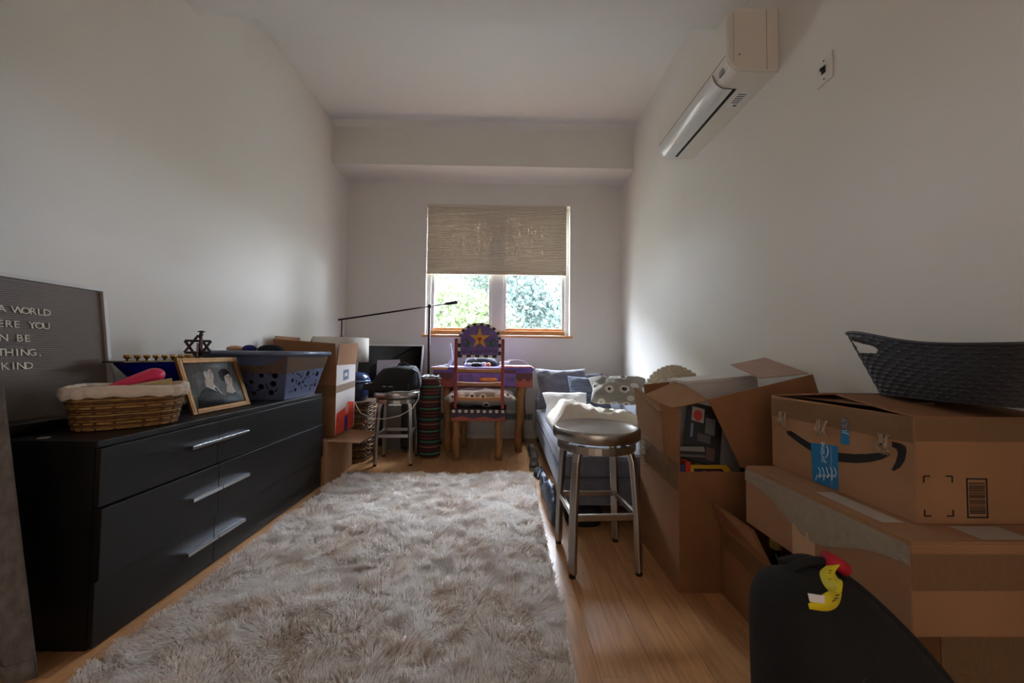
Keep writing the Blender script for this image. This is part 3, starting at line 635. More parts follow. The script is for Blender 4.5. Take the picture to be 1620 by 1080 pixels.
# black bag on the far stool
sb = thing('black_bag', 'slumped black backpack lying on the far metal stool', 'bag', (-.95, 3.3, .612))
rings = []
for z, cx, cy, a, b_ in ((.612, -.97, 3.30, .22, .15), (.63, -.965, 3.30, .225, .16), (.68, -.95, 3.31, .205, .155), (.74, -.935, 3.31, .18, .14), (.79, -.92, 3.31, .15, .11), (.815, -.90, 3.31, .11, .07), (.82, -.90, 3.31, .03, .03)):
    rings.append([(x, y, max(.613, z + .008 + .012 * fbm(x * 9, y * 9, z * 9))) for x, y in rrect(cx, cy, a, b_, 36, 2.6)])
obj('body', MB().loft(rings), BLK, sb, smooth=True)
obj('front_flap', MB().grid(lambda u, v: (-1.19 + .38 * u, 3.14 - .012 * math.sin(math.pi * u) + .02 * v, .625 + .05 * v + .006 * math.sin(u * 9)), 20, 5), BLK, sb, smooth=True, solid=.012)
obj('strap', MB().tube([(-.80, 3.25, .80), (-.75, 3.22, .77), (-.735, 3.2, .70), (-.74, 3.19, .64)], .014, 8, flat=.4), mat('navy_strap', (34, 42, 62), .8), sb, smooth=True)
obj('carry_loop', MB().tube([(-.95, 3.31, .82), (-.93, 3.29, .845), (-.87, 3.29, .845), (-.84, 3.31, .815)], .008, 8), BLK, sb, smooth=True)
obj('brand_mark', MB().box(-1.02, -.99, 3.128, 3.1295, .655, .665).box(-.975, -.935, 3.128, 3.1295, .655, .663), mat('grey_print', (150, 150, 150), .6), sb, kind='stuff')
tag(obj('white_cable', MB().tube([(-1.22, 3.07, .53), (-1.17, 3.06, .45), (-1.08, 3.08, .405), (-.98, 3.08, .40), (-.86, 3.10, .425), (-.77, 3.14, .48), (-.742, 3.22, .55), (-.745, 3.25, .615)], .004, 6), mat('cable_white', (204, 196, 186), .5), loc=(-.98, 3.1, .4), smooth=True), 'white cable looping loosely around the far metal stool', 'cable')

# ------------------------------------------------------------ cartons left of the window
def panel_box(name, t, x0, x1, y0, y1, z0, z1, m, th=.005):
    b = MB().box(x0, x1, y0, y0 + th, z0, z1).box(x0, x1, y1 - th, y1, z0, z1).box(x0, x0 + th, y0 + th, y1 - th, z0, z1).box(x1 - th, x1, y0 + th, y1 - th, z0, z1).box(x0 + th, x1 - th, y0 + th, y1 - th, z0, z0 + th)
    return obj(name, b, m, t)
lo = thing('cardboard_box', 'low cardboard box on the floor with its flap folded out', 'cardboard box', (-1.5, 2.9, 0))
panel_box('body', lo, -1.74, -1.262, 2.675, 3.14, 0, .305, CARDL)
obj('flap', MB().quad((-1.262, 2.70, .305), (-1.262, 3.12, .305), (-1.04, 3.10, .292), (-1.05, 2.74, .285), .005), CARDL, lo)
obj('top_panel', MB().box(-1.735, -1.268, 2.68, 3.135, .298, .304), CARD, lo)
up = thing('cardboard_box', 'tall cardboard box with red and white printed side and open flaps', 'cardboard box', (-1.52, 3.0, .308))
ux0, ux1, uy0, uy1, uz0, uz1 = -1.74, -1.275, 2.84, 3.20, .309, .845
ub = panel_box('body', up, ux0, ux1, uy0, uy1, uz0, uz1, CARD)
gp = MB().box(ux1, ux1 + .001, uy0 + .006, uy1 - .004, uz0 + .01, uz1 - .004)
obj('white_print', gp, mat('print_white', (206, 198, 194), .6), ub)
def side(y, z): return (uy0 + .006 + y * (uy1 - uy0 - .01), uz0 + .01 + z * (uz1 - uz0 - .014))
SM = lambda k: Matrix.Translation((ux1 + .001 + k * .0004, 0, 0)) @ Matrix(((0, 0, 1, 0), (1, 0, 0, 0), (0, 1, 0, 0), (0, 0, 0, 1)))
for nm, k, pts_, m_ in (('red_graphic', 0, ((.0, .0), (.95, .0), (.95, .40), (.62, .43), (.5, .36), (.3, .33), (.05, .30)), mat('print_red', (222, 66, 40), .6)),
        ('violet_graphic', 1, ((.45, .0), (.62, .0), (.62, .20), (.54, .24), (.45, .20)), mat('print_violet', (74, 54, 140), .6)),
        ('tan_graphic', 1, ((.5, .25), (.62, .25), (.66, .37), (.56, .42), (.47, .35)), mat('print_skin', (196, 140, 110), .6)),
        ('slate_logo', 1, ((.33, .76), (.62, .78), (.62, .93), (.33, .92)), mat('print_slate', (96, 108, 136), .6)),
        ('logo_bar', 2, ((.40, .82), (.55, .83), (.55, .88), (.40, .87)), mat('print_white', (206, 198, 194)))):
    obj(nm, MB().prism([side(*p) for p in pts_], .0004, 0, SM(k)), m_, ub)
obj('packing_tape', MB().grid(lambda u, v: (ux1 + .003 + .002 * math.sin(u * 30 + v * 8), uy0 + (uy1 - uy0) * u, .63 + .055 * v + .02 * u), 24, 5).grid(lambda u, v: (-1.45 + .178 * u, uy0 - .003, .60 + .09 * v), 8, 3), TAPE, ub)
obj('front_flap', MB().quad((ux0, uy0, uz1), (ux1, uy0, uz1), (ux1 - .0, uy0 - .03, 1.005), (ux0, uy0 - .02, 1.035), .005), CARD, up)
obj('side_flap', MB().quad((ux1, uy0 + .006, uz1), (ux1, uy1, uz1), (ux1 + .015, uy1, 1.02), (ux1 + .015, uy0 + .006, 1.0), .005), CARD, up)
obj('back_flap', MB().quad((ux0, uy1, uz1), (ux1, uy1, uz1), (ux1 - .02, uy1 + .04, 1.03), (ux0 + .08, uy1 + .04, 1.075), .005), CARD, up)
obj('wall_flap', MB().quad((ux0, uy0 + .02, uz1), (ux0, uy1, uz1), (ux0 - .01, uy1, 1.06), (ux0 - .01, uy0 + .02, 1.06), .005), CARD, up)

# wicker hamper and blue bin
wh = thing('wicker_hamper', 'square brown wicker hamper behind the low cardboard box', 'hamper', (-1.36, 3.405, 0))
w = MB(); woven(w, -1.36, 3.405, .006, .49, .15, .16, .165, .175, 0, 26, 18, .009, 5, .007)
obj('weave', w, [mat('hamper_brown', (112, 78, 46), .65, var=.3, scale=30), mat('hamper_dark', (76, 50, 30), .65), mat('hamper_tan', (136, 98, 60), .65)], wh, smooth=True, kind='stuff')
obj('lid', MB().loft([[(x, y, z) for x, y in rrect(-1.36, 3.405, .172, .182, 32, 6)] for z in (.49, .51)]), mat('hamper_dark', (76, 50, 30)), wh, bevel=.004)
bn = thing('waste_bin', 'glossy dark blue rounded bin standing on the wicker hamper', 'bin', (-1.36, 3.405, .511))
BLU = mat('dark_blue_plastic', (30, 40, 66), .22)
obj('body', MB().lathe([(.10, 0), (.115, .02), (.125, .17)], 32, c=(-1.36, 3.405, .511)), BLU, bn, smooth=True)
obj('lid', MB().lathe([(.128, .17), (.13, .185), (.12, .215), (.09, .24), (.04, .252), (.0, .254)], 32, c=(-1.36, 3.405, .511)), mat('blue_lid', (48, 66, 104), .18), bn, smooth=True)
obj('lid_band', MB().lathe([(.130, .165), (.1335, .168), (.1335, .178), (.130, .181)], 32, c=(-1.36, 3.405, .511), cap=False), mat('blue_band', (110, 140, 176), .25), bn, smooth=True)
pw = MB().box(-1.17, -1.125, 3.36, 3.40, .588, .613)
tag(obj('power_adapter', pw, PAPER, loc=(-1.15, 3.38, .588), bevel=.004), 'small white power adapter hanging beside the dark blue bin', 'adapter')
tag(obj('gold_trinket', MB().sphere((-1.165, 3.12, .34), .012, 8).sphere((-1.15, 3.12, .37), .014, 8).tube([(-1.165, 3.12, .34), (-1.15, 3.12, .37), (-1.15, 3.13, .40)], .004, 5), mat('shiny_foil', (206, 176, 140), .2, metal=1), loc=(-1.16, 3.12, .33), smooth=True), 'shiny gold trinket dangling in front of the wicker hamper', 'trinket')

# black trunk, TV, paper
tk = thing('storage_trunk', 'black storage trunk on the floor under the television', 'trunk', (-1.16, 3.95, 0))
obj('body', MB().box(-1.40, -.92, 3.82, 4.11, 0, .50), BLKP, tk, bevel=.01)
obj('lid', MB().box(-1.405, -.915, 3.815, 4.112, .502, .60), BLKP, tk, bevel=.012)
obj('latch', MB().box(-1.18, -1.13, 3.808, 3.815, .47, .54), mat('latch_grey', (110, 110, 112), .3, metal=1), tk, bevel=.002)
tv = thing('television', 'flat television with silver frame leaning on the back wall', 'television', (-1.22, 4.0, .602))
TM = frame_of((-1.60, 4.0, .616), (1, 0, 0), (0, .11, .43)); tw, th_ = .70, .425
q = MB(); bz = .014
for (u0, u1, v0, v1) in ((0, bz, 0, th_), (tw - bz, tw, 0, th_), (bz, tw - bz, 0, bz), (bz, tw - bz, th_ - bz, th_)): q.box(u0, u1, v0, v1, -.03, .004, 0, TM)
obj('bezel', q, mat('silver_bezel', (236, 236, 238), .45), tv, bevel=.003)
obj('screen', MB().box(bz, tw - bz, bz, th_ - bz, -.025, .0, 0, TM), mat('tv_screen', (6, 7, 10), .07), tv)
obj('rear_shell', MB().box(.06, tw - .06, .05, th_ - .05, -.05, -.031, 0, TM), BLKP, tv)
tag(obj('paper_sheet', MB().quad((-1.36, 3.955, .604), (-1.12, 3.955, .604), (-1.12, 3.99, .87), (-1.36, 3.99, .86), .002), mat('lilac_paper', (196, 188, 204), .8), loc=(-1.24, 3.96, .604)), 'pale lilac paper sheet leaning against the television screen', 'paper')
gb = thing('grey_box', 'plain grey box standing on the floor between hamper and stool', 'box', (-1.08, 3.72, 0))
obj('body', MB().box(-1.16, -1.0, 3.66, 3.78, 0, .36), mat('grey_carton', (112, 106, 100), .8), gb, bevel=.003)
obj('lid', MB().box(-1.163, -.997, 3.657, 3.783, .361, .43), mat('grey_carton_lid', (126, 120, 114), .8), gb, bevel=.003)
sc_ = thing('black_suitcase', 'upright black suitcase on the floor behind the far stool', 'suitcase', (-.86, 3.62, 0))
obj('shell', MB().box(-.985, -.83, 3.56, 3.80, .03, .50), BLKP, sc_, bevel=.025)
for x in (-.96, -.855): obj('wheel', MB().lathe([(.018, 0), (.018, .015)], 12, M=Matrix.Translation((x, 3.6, .018)) @ Matrix.Rotation(R(90), 4, 'Y')), mat('wheel_grey', (60, 60, 60), .5), sc_)
obj('handle', MB().tube([(-.94, 3.68, .50), (-.94, 3.68, .53), (-.875, 3.68, .53), (-.875, 3.68, .50)], .008, 8), BLKP, sc_)

# floor lamp with boom arm
lp = thing('floor_lamp', 'black boom-arm floor lamp with a white drum shade', 'floor lamp', (-.775, 3.78, 0))
DM = mat('bronze_metal', (42, 36, 34), .4, metal=.8)
pj = Vector((-.775, 3.78, 1.415)); pe = Vector((-1.47, 3.36, 1.235)); dv = pj - pe
obj('base', MB().lathe([(.12, 0), (.12, .012), (.03, .022)], 32, c=(-.775, 3.93, 0)), DM, lp)
obj('pole', MB().tube([(-.775, 3.78, .012), (-.775, 3.78, 1.43)], .012, 12), DM, lp, smooth=True)
obj('base_bracket', MB().box(-.787, -.763, 3.77, 3.93, .006, .03), DM, lp)
obj('pivot', MB().sphere(pj, .022, 12), DM, lp, smooth=True)
obj('boom_arm', MB().tube([pe - dv * .04, pj + dv * .24], .008, 10), DM, lp, smooth=True)
obj('counterweight', MB().tube([pj + dv * .20, pj + dv * .24, pj + dv * .36, pj + dv * .38], [.010, .016, .021, .012], 12), DM, lp, smooth=True)
obj('drop_rod', MB().tube([pe, pe - Vector((0, 0, .15))], .006, 8), DM, lp)
obj('socket', MB().lathe([(.018, 0), (.018, .04)], 12, c=tuple(pe - Vector((0, 0, .19)))).lathe([(.004, -.01), (.004, .0)], 8, c=tuple(pe - Vector((0, 0, .19)))), DM, lp)
sz0 = .855; sc0 = (pe.x, pe.y, sz0)
obj('lamp_shade', MB().lathe([(.23, 0), (.23, .215)], 48, c=sc0, cap=False), mat('drum_cloth', (222, 216, 206), .9, trans=.3), lp, smooth=True, solid=.003)
obj('shade_spider', MB().tube([(pe.x - .229, pe.y, sz0 + .19), (pe.x + .229, pe.y, sz0 + .19)], .003, 6).tube([(pe.x, pe.y - .229, sz0 + .19), (pe.x, pe.y + .229, sz0 + .19)], .003, 6), DM, lp)

# striped hamper with things on it
hp = thing('striped_hamper', 'tall narrow hamper woven in dark red, black and green stripes', 'hamper', (-.69, 3.47, 0))
STR = stripe_mat('serape_stripes', [(96, 46, 34), (30, 26, 26), (70, 112, 82), (28, 24, 26), (88, 30, 30), (44, 30, 28), (128, 82, 62), (70, 30, 28), (30, 46, 42), (60, 104, 84), (26, 24, 26), (104, 44, 34), (36, 28, 28)], .20)
obj('body', MB().lathe([(.09, 0), (.096, .01)] + [(.096 + .002 * (k % 2), .01 + .014 * k) for k in range(1, 50)] + [(.094, .705)], 28, c=(-.69, 3.47, 0)), STR, hp, smooth=True)
obj('rim', MB().tube([(-.69 + .094 * math.cos(2 * math.pi * j / 24), 3.47 + .094 * math.sin(2 * math.pi * j / 24), .705) for j in range(24)], .008, 8, closed=True), mat('hamper_rim', (86, 44, 30), .8), hp, smooth=True)
tag(obj('crumpled_cloth', MB().grid(lambda u, v: (-.77 + .16 * u, 3.41 + .12 * v, .716 + .018 * abs(fbm(u * 5, v * 5, 1)) * 2), 16, 12), mat('pale_rag', (176, 180, 178), .9, col2=(40, 44, 46), scale=14), loc=(-.69, 3.47, .715), smooth=True, solid=.006), 'crumpled grey and black rag on top of the striped hamper', 'cloth')

# ------------------------------------------------------------ desk
dk = thing('desk', 'hand-painted purple desk with log legs under the window', 'desk', (-.22, 3.85, 0))
PUR = mat('purple_paint', (104, 78, 148), .5, var=.3, scale=9); TERR = mat('terracotta_paint', (158, 72, 50), .5, var=.15); MAR = mat('maroon_paint', (88, 42, 44), .5); LOG = mat('peeled_log', (168, 118, 66), .5, var=.35, scale=6, stretch=(6, 6, 1), bump=.15, bscale=18)
kx0, kx1, ky0, ky1 = -.69, .272, 3.58, 4.10
obj('top', MB().box(kx0 - .02, kx1, ky0 - .01, ky1, .785, .81, 0).box(kx0 - .02, kx0 + .14, ky0 - .012, ky0 - .01, .785, .81, 1), [PUR, PINE], dk, bevel=.004)
ap = MB().box(kx0, kx1 - .01, ky0, ky0 + .02, .62, .785).box(kx0, kx0 + .02, ky0 + .02, ky1 - .02, .62, .785).box(kx1 - .03, kx1 - .01, ky0 + .02, ky1 - .02, .62, .785).box(kx0, kx1 - .01, ky1 - .02, ky1, .62, .785)
obj('apron', ap, MAR, dk)
for (a, b) in ((.10, kx1 - .012), (kx0 + .002, -.50)):
    n_ = 28; poly = [(a, .622)] + [(b, .622)] + [(b + (a - b) * k / n_, .69 + .014 * math.cos(k / n_ * 2 * 2 * math.pi)) for k in range(n_ + 1)]
    obj('painted_wave', MB().prism(poly, .0015, 0, Matrix.Translation((0, ky0, 0)) @ Matrix.Rotation(R(90), 4, 'X')), TERR, dk)
    obj('painted_band', MB().box(a, b, ky0 - .0015, ky0, .758, .785), PUR, dk)
dw = obj('drawer', MB().box(-.50, .10, ky0 - .012, ky0, .632, .755), mat('drawer_purple', (112, 88, 162), .5, var=.35, scale=14), dk, bevel=.003)
obj('drawer_pull', MB().tube([(-.24, ky0 - .02, .695), (-.22, ky0 - .035, .695), (-.10, ky0 - .035, .695), (-.08, ky0 - .02, .695)], [.016, .02, .02, .016], 10), mat('orange_wood', (206, 132, 56), .5, var=.25, scale=30), dw, smooth=True)
SCR = mat('painted_leaf', (58, 92, 84), .6)
sw = MB()
for cx in (-.42, -.33, -.03, .03, .07): sw.tube([(cx + .022 * math.cos(t) * (1 - t / 9), ky0 - .0125, .695 + .03 * math.sin(t) * (1 - t / 9)) for t in np.linspace(0, 6, 12)], .004, 5)
obj('painted_scroll', sw, SCR, dw, kind='stuff')
for (x, y) in ((-.565, 3.64), (.150, 3.64), (-.60, 4.03), (.19, 4.03)):
    ln = .035 if x > 0 else -.02
    pts = [(x - ln * (1 - k / 6) * .6 + .006 * math.sin(k * 2 + x * 9), y + .005 * math.cos(k * 3), .618 * k / 6) for k in range(7)]
    obj('leg', MB().tube(pts, [.036, .036, .034, .037, .035, .037, .04], 12), LOG, dk, smooth=True)
# desk things
tag(obj('white_stand', MB().tube([(-.60, 3.70, .82), (-.555, 3.68, .825), (-.525, 3.68, .88), (-.535, 3.69, .96), (-.552, 3.7, 1.03), (-.540, 3.7, 1.035)], [.014, .016, .013, .012, .013, .013], 10).box(-.66, -.54, 3.64, 3.76, .811, .819), mat('stand_white', (214, 218, 224), .3), loc=(-.6, 3.7, .811), smooth=False), 'bent white stand on the desk beside the painted chair', 'stand')
hd = thing('headphones', 'white headphones with black ear cushions lying on the desk', 'headphones', (-.33, 3.72, .812))
obj('band', MB().tube([(-.395, 3.70, .83), (-.39, 3.70, .87), (-.36, 3.71, .895), (-.32, 3.72, .90), (-.29, 3.72, .88)], .011, 8, flat=.6), mat('stand_white', (214, 218, 224)), hd, smooth=True)
obj('ear_cup', MB().lathe([(.04, 0), (.042, .02), (.03, .035)], 20, c=(-.37, 3.70, .812)), mat('stand_white', (214, 218, 224)), hd, smooth=True)
obj('ear_cup', MB().lathe([(.038, 0), (.04, .025), (.028, .04)], 20, c=(-.285, 3.69, .812), sx=1.3), BLKP, hd, smooth=True)
tag(obj('orange_ball', MB().sphere((-.165, 3.68, .833), .021, 16), mat('orange_plastic', (226, 128, 52), .4), loc=(-.165, 3.68, .812), smooth=True), 'small orange ball beside the headphones on the desk', 'ball')
tag(obj('white_mug', MB().lathe([(.022, 0), (.024, .03), (.02, .042), (.0, .042)], 16, c=(-.215, 3.70, .812)), PAPER, loc=(-.215, 3.7, .812), smooth=True), 'tiny white pot between headphones and orange ball', 'pot')
tag(obj('dark_pouch', MB().loft([[(x, y, z) for x, y in rrect(-.26, 3.90, a, b_, 28, 2.6)] for z, a, b_ in ((.812, .17, .09), (.85, .18, .10), (.89, .14, .08), (.91, .07, .04))]), mat('charcoal_pouch', (34, 36, 42), .7, bump=.3), loc=(-.26, 3.9, .812), smooth=True), 'slumped charcoal pouch on the desk behind the headphones', 'pouch')
tag(obj('paper_pile', MB().box(-.06, .03, 3.86, 4.03, .812, .85, 0, None).box(-.05, .04, 3.87, 4.04, .85, .862), mat('pale_paper', (200, 208, 212), .8), loc=(-.05, 3.9, .812), bevel=.002), 'pile of pale papers at the middle of the desk', 'papers')
fo = thing('red_folder', 'flat red folder on the right end of the desk', 'folder', (.14, 3.7, .812))
obj('cover', MB().box(-.02, .262, 3.585, 3.80, .8125, .824), mat('red_cover', (206, 52, 66), .35), fo, bevel=.003)
obj('pages', MB().box(-.06, .24, 3.60, 3.79, .8245, .827), PAPER, fo)
tag(obj('desk_cable', MB().tube([(.0, 3.86, .87), (.05, 3.86, .875), (.12, 3.88, .885), (.2, 3.9, .865), (.25, 3.92, .82)], .0045, 6).box(.03, .055, 3.85, 3.87, .868, .885), mat('cable_white', (204, 196, 186)), loc=(.1, 3.88, .82), smooth=False), 'white cable arching over the red folder end of desk', 'cable')

# ------------------------------------------------------------ painted chair
ch = thing('painted_chair', 'hand-painted purple chair with yellow star back and log legs', 'chair', (-.23, 3.55, 0))
REDP = mat('brick_red_paint', (146, 48, 36), .45, var=.2); BKC = mat('check_black', (22, 20, 22), .5); WHC = mat('check_white', (214, 206, 190), .5)
x0c, x1c, yc0 = -.452, -.012, 3.33
xc = (x0c + x1c) / 2
for x in (x0c + .012, x1c - .012): obj('stile', MB().box(x - .014, x + .014, yc0 - .012, yc0 + .018, .452, 1.075), REDP, ch, bevel=.005)
hw = (x1c - x0c) / 2 - .028
def arch(n=24, r=hw, zb=.905, zs=1.065, zt=1.215):
    return [(-r, zb), (r, zb)] + [(r * math.cos(math.pi * k / n), zs + (zt - zs) * math.sin(math.pi * k / n)) for k in range(n + 1)]
AM = Matrix.Translation((xc, yc0 + .012, 0)) @ Matrix.Rotation(R(90), 4, 'X')
bp_ = obj('back_panel', MB().prism(arch(), .018, 0, AM), mat('chair_purple', (118, 92, 158), .55, var=.35, scale=16), ch, bevel=.003)
outl = [(-hw, .905), (-hw, .94), (-hw, .975), (-hw, 1.01), (-hw, 1.04)]
k = 0; PM = AM @ Matrix.Translation((0, 0, .018))
def border(p_out, p_in, q_out, q_in, m):
    obj('check_tile', MB().prism([p_out, q_out, q_in, p_in], .0018, 0, PM), [BKC, WHC][m], bp_)
bw = .022
for j in range(10):
    xa, xb = -hw + j * hw / 5, -hw + (j + 1) * hw / 5; border((xa, .905), (xa, .905 + bw), (xb, .905), (xb, .905 + bw), j % 2)
for sgn in (-1, 1):
    for j in range(4):
        za, zb_ = .905 + bw + j * .0345, .905 + bw + (j + 1) * .0345
        if sgn < 0: border((-hw, zb_), (-hw + bw, zb_), (-hw, za), (-hw + bw, za), j % 2)
        else: border((hw, za), (hw - bw, za), (hw, zb_), (hw - bw, zb_), j % 2)
NA = 18
for j in range(NA):
    a, b = math.pi * j / NA, math.pi * (j + 1) / NA
    f = lambda t, r, zt: (r * math.cos(t), 1.065 + (zt - 1.065) * math.sin(t))
    border(f(a, hw, 1.215), f(a, hw - bw, 1.195), f(b, hw, 1.215), f(b, hw - bw, 1.195), j % 2)
star = []
for j in range(10):
    r = .098 if j % 2 == 0 else .036; t = R(90 + 36 * j); star.append((r * math.cos(t), 1.075 + r * math.sin(t) * 1.05))
obj('painted_star', MB().prism(star, .002, 0, PM), mat('star_yellow', (218, 160, 50), .5, var=.2, scale=30), bp_)
obj('painted_heart', MB().prism([(0, 1.035), (.019, 1.075), (.014, 1.09), (0, 1.082), (-.014, 1.09), (-.019, 1.075)], .001, 0, PM @ Matrix.Translation((0, 0, .002))), mat('heart_red', (176, 46, 34), .5), bp_)
LG = mat('leaf_green', (44, 104, 64), .5)
for sgn in (-1, 1):
    sc2 = MB().tube([PM @ Vector((sgn * (.125 + .032 * math.cos(t) * (1 - t / 12)), 1.03 + .04 * math.sin(t) * (1 - t / 12), .001)) for t in np.linspace(.4, 7, 16)], .004, 5)
    obj('painted_scroll', sc2, mat('vine_dark', (44, 56, 66), .5), bp_)
    obj('painted_leaf', MB().prism([(sgn * .08, 1.045), (sgn * .11, 1.06), (sgn * .125, 1.03), (sgn * .10, .995), (sgn * .085, 1.015)][::sgn], .002, 0, PM), LG, bp_)
wr = MB(); x = -hw + .035
while x < hw - .04:
    w_ = random.uniform(.010, .018); wr.tube([PM @ Vector((x + w_ * t, .955 + random.uniform(-.018, .022), .001)) for t in (0, .3, .6, 1)], .0022, 4); x += w_ + (.012 if random.random() < .25 else 0)
obj('painted_script', wr, mat('script_plum', (60, 30, 80), .5), bp_, kind='stuff')
SL = mat('slat_wood', (178, 118, 66), .4, var=.25, scale=6, stretch=(1, 8, 8))
for z, hgt in ((.775, .035), (.655, .035), (.525, .034)):
    def slat(u, v): return (x0c + .024 + (x1c - x0c - .048) * u, yc0 - .004 - .0 * u, z + hgt * v + (-.008 * math.sin(math.pi * u) if v > .5 else 0))
    obj('slat', MB().grid(slat, 14, 1), SL, ch, solid=.016)
sx0_, sx1_, sy0_, sy1_ = -.482, .012, 3.31, 3.80
obj('seat', MB().box(sx0_, sx1_, sy0_, sy1_, .415, .448), mat('seat_dark', (44, 32, 50), .5), ch, bevel=.005)
for j in range(9):
    x = sx0_ + .018 + j * .054; obj('check_tile', MB().box(x, x + .026, sy0_ - .002, sy0_, .419, .444), WHC, ch)
obj('seat_rail', MB().box(sx0_ + .008, sx1_ - .008, sy0_ + .004, sy0_ + .024, .345, .414).box(sx0_ + .008, sx0_ + .028, sy0_ + .024, sy1_ - .01, .345, .414).box(sx1_ - .028, sx1_ - .008, sy0_ + .024, sy1_ - .01, .345, .414).box(sx0_ + .028, sx1_ - .028, sy1_ - .03, sy1_ - .01, .345, .414), mat('rail_plum', (52, 36, 62), .5), ch)
n_ = 20; a, b = sx0_ + .01, sx1_ - .01
obj('painted_wave', MB().prism([(a, .346), (b, .346)] + [(b + (a - b) * k / n_, .378 + .009 * math.cos(k / n_ * 5 * math.pi)) for k in range(n_ + 1)], .0015, 0, Matrix.Translation((0, sy0_ + .004, 0)) @ Matrix.Rotation(R(90), 4, 'X')), TERR, ch)
for (x, y, sw_) in ((-.43, 3.345, .5), (-.055, 3.345, -.3), (-.41, 3.77, .2), (-.06, 3.77, -.2)):
    pts = [(x + sw_ * .012 * math.sin(k * 1.7), y + .004 * math.cos(k * 2), .343 * k / 6) for k in range(7)]
    lg = obj('leg', MB().tube(pts, [.027, .029, .030, .034, .030, .031, .032], 12), LOG, ch, smooth=True)

# pillows
def pillow(name, label, c, w, h, t, m, rx=0, rz=0, ry=0, seed=0, lump=.0, cat='pillow', pinch=.12, res=28, group=None, bumpy=0):
    Mx = Matrix.Translation(c) @ Matrix.Rotation(rz, 4, 'Z') @ Matrix.Rotation(rx, 4, 'X') @ Matrix.Rotation(ry, 4, 'Y')
    mb = MB()
    def sf(sgn):
        def f(u, v):
            a, b = u * 2 - 1, v * 2 - 1; pr_ = ((1 - a ** 4) * (1 - b ** 4)); k = 1 - pinch * (1 - abs(a)) * abs(b) ** 3; k2 = 1 - pinch * (1 - abs(b)) * abs(a) ** 3
            z = sgn * t / 2 * max(pr_, 0) ** .55 + lump * fbm(a * 2 + seed, b * 2, sgn) * min(1, pr_ * 3) + bumpy * math.sin(a * 40) * math.sin(b * 40) * min(1, pr_ * 3)
            return Mx @ Vector((a * w / 2 * k2, b * h / 2 * k, z))
        return f
    mb.grid(sf(1), res, res); mb.grid(sf(-1), res, res); nn = len(mb.f) // 2; mb.f[nn:] = [f[::-1] for f in mb.f[nn:]]
    o = obj(name, mb, m, loc=c, smooth=True); bm = bmesh.new(); bm.from_mesh(o.data); bmesh.ops.remove_doubles(bm, verts=bm.verts, dist=.0004); bm.to_mesh(o.data); bm.free()
    return tag(o, label, cat, group)
CATP = print_mat('grey_print_cloth', (150, 146, 138), (212, 204, 194), (44, 36, 34), 10, .2, .36)
pillow('print_pillow', 'grey printed pillow lying flat on the painted chair seat', (-.22, 3.535, .535), .66, .37, .15, CATP, seed=4, lump=.02)

# ------------------------------------------------------------ chaise sofa with bedding
GREY = mat('grey_upholstery', (112, 116, 130), .92, var=.15, scale=30, bump=.2, bscale=150, sheen=.3)
so = thing('chaise_sofa', 'grey upholstered chaise sofa along the right wall', 'sofa', (.8, 3.0, 0))
obj('base', MB().box(.325, 1.29, 2.04, 4.10, .12, .27), GREY, so, bevel=.015)
obj('seat_cushion', MB().box(.320, 1.05, 2.03, 3.86, .272, .395), GREY, so, bevel=.03)
obj('back_rest', MB().box(1.052, 1.292, 2.95, 4.09, .272, .715), mat('grey_upholstery', (112, 116, 130)), so, bevel=.05)
obj('side_cushion', MB().box(1.052, 1.292, 2.03, 2.945, .272, .395), GREY, so, bevel=.03)
obj('arm_rest', MB().box(.325, 1.05, 3.865, 4.09, .272, .48), GREY, so, bevel=.04)
for x, y in ((.37, 2.09), (1.24, 2.09), (.37, 4.05), (1.24, 4.05)): obj('leg', MB().lathe([(.018, 0), (.024, .12)], 12, c=(x, y, 0)), BLKP, so)
obj('piping', MB().tube([(.322, 2.032, .272), (.322, 3.86, .272)], .006, 6).tube([(.322, 2.032, .272), (1.05, 2.03, .272)], .006, 6), mat('piping_grey', (92, 96, 108), .9), so)
FLUF = mat('fluffy_grey', (126, 124, 134), .95, var=.4, scale=90, bump=.8, bscale=120, sheen=.6)
pillow('fluffy_pillow', 'large fluffy grey pillow leaning on the sofa arm', (.565, 3.72, .60), .52, .42, .16, FLUF, rx=R(72), rz=R(4), seed=1, lump=.02)
pillow('plaid_pillow', 'dark blue-grey plaid pillow leaning beside the fluffy grey pillow', (.79, 3.50, .57), .40, .36, .12, mat('plaid_cloth', (70, 74, 88), .95, col2=(120, 128, 144), scale=4, stretch=(1, 1, 14), bump=.2), rx=R(68), rz=R(-4), seed=2, lump=.012)
pillow('grey_pillow', 'plain grey pillow behind the fluffy and plaid pillows', (.80, 3.985, .615), .50, .27, .11, mat('mid_grey_cloth', (118, 116, 126), .95, bump=.3), rx=R(80), seed=3, lump=.01)
pillow('white_pillow', 'small white pillow propped at the sofa edge', (.535, 3.25, .50), .40, .27, .11, mat('white_cotton', (224, 222, 220), .9, bump=.1), rx=R(48), rz=R(3), seed=5, lump=.008)
def duv(u, v):
    x = .345 + .70 * u; y = 2.62 + .50 * v; e = min(u, 1 - u, v, 1 - v); k = min(1, e * 7) ** .6
    return (x, y, .397 + k * (.13 + .035 * math.sin(u * 5 + 1) + .045 * fbm(u * 3, v * 3, 4) + .02 * fbm(u * 9, v * 7, 8)) + .002)
tag(obj('duvet', MB().grid(duv, 60, 50), mat('cream_duvet', (220, 210, 194), .9, bump=.25, bscale=18), loc=(.7, 2.85, .397), smooth=True, solid=.008), 'rumpled cream duvet heaped on the chaise sofa', 'duvet')
pillow('print_pillow', 'grey pillow with owl-eye print on top of the cream duvet', (.90, 2.95, .665), .46, .28, .14, CATP, rx=R(38), rz=R(-8), seed=6, lump=.012)
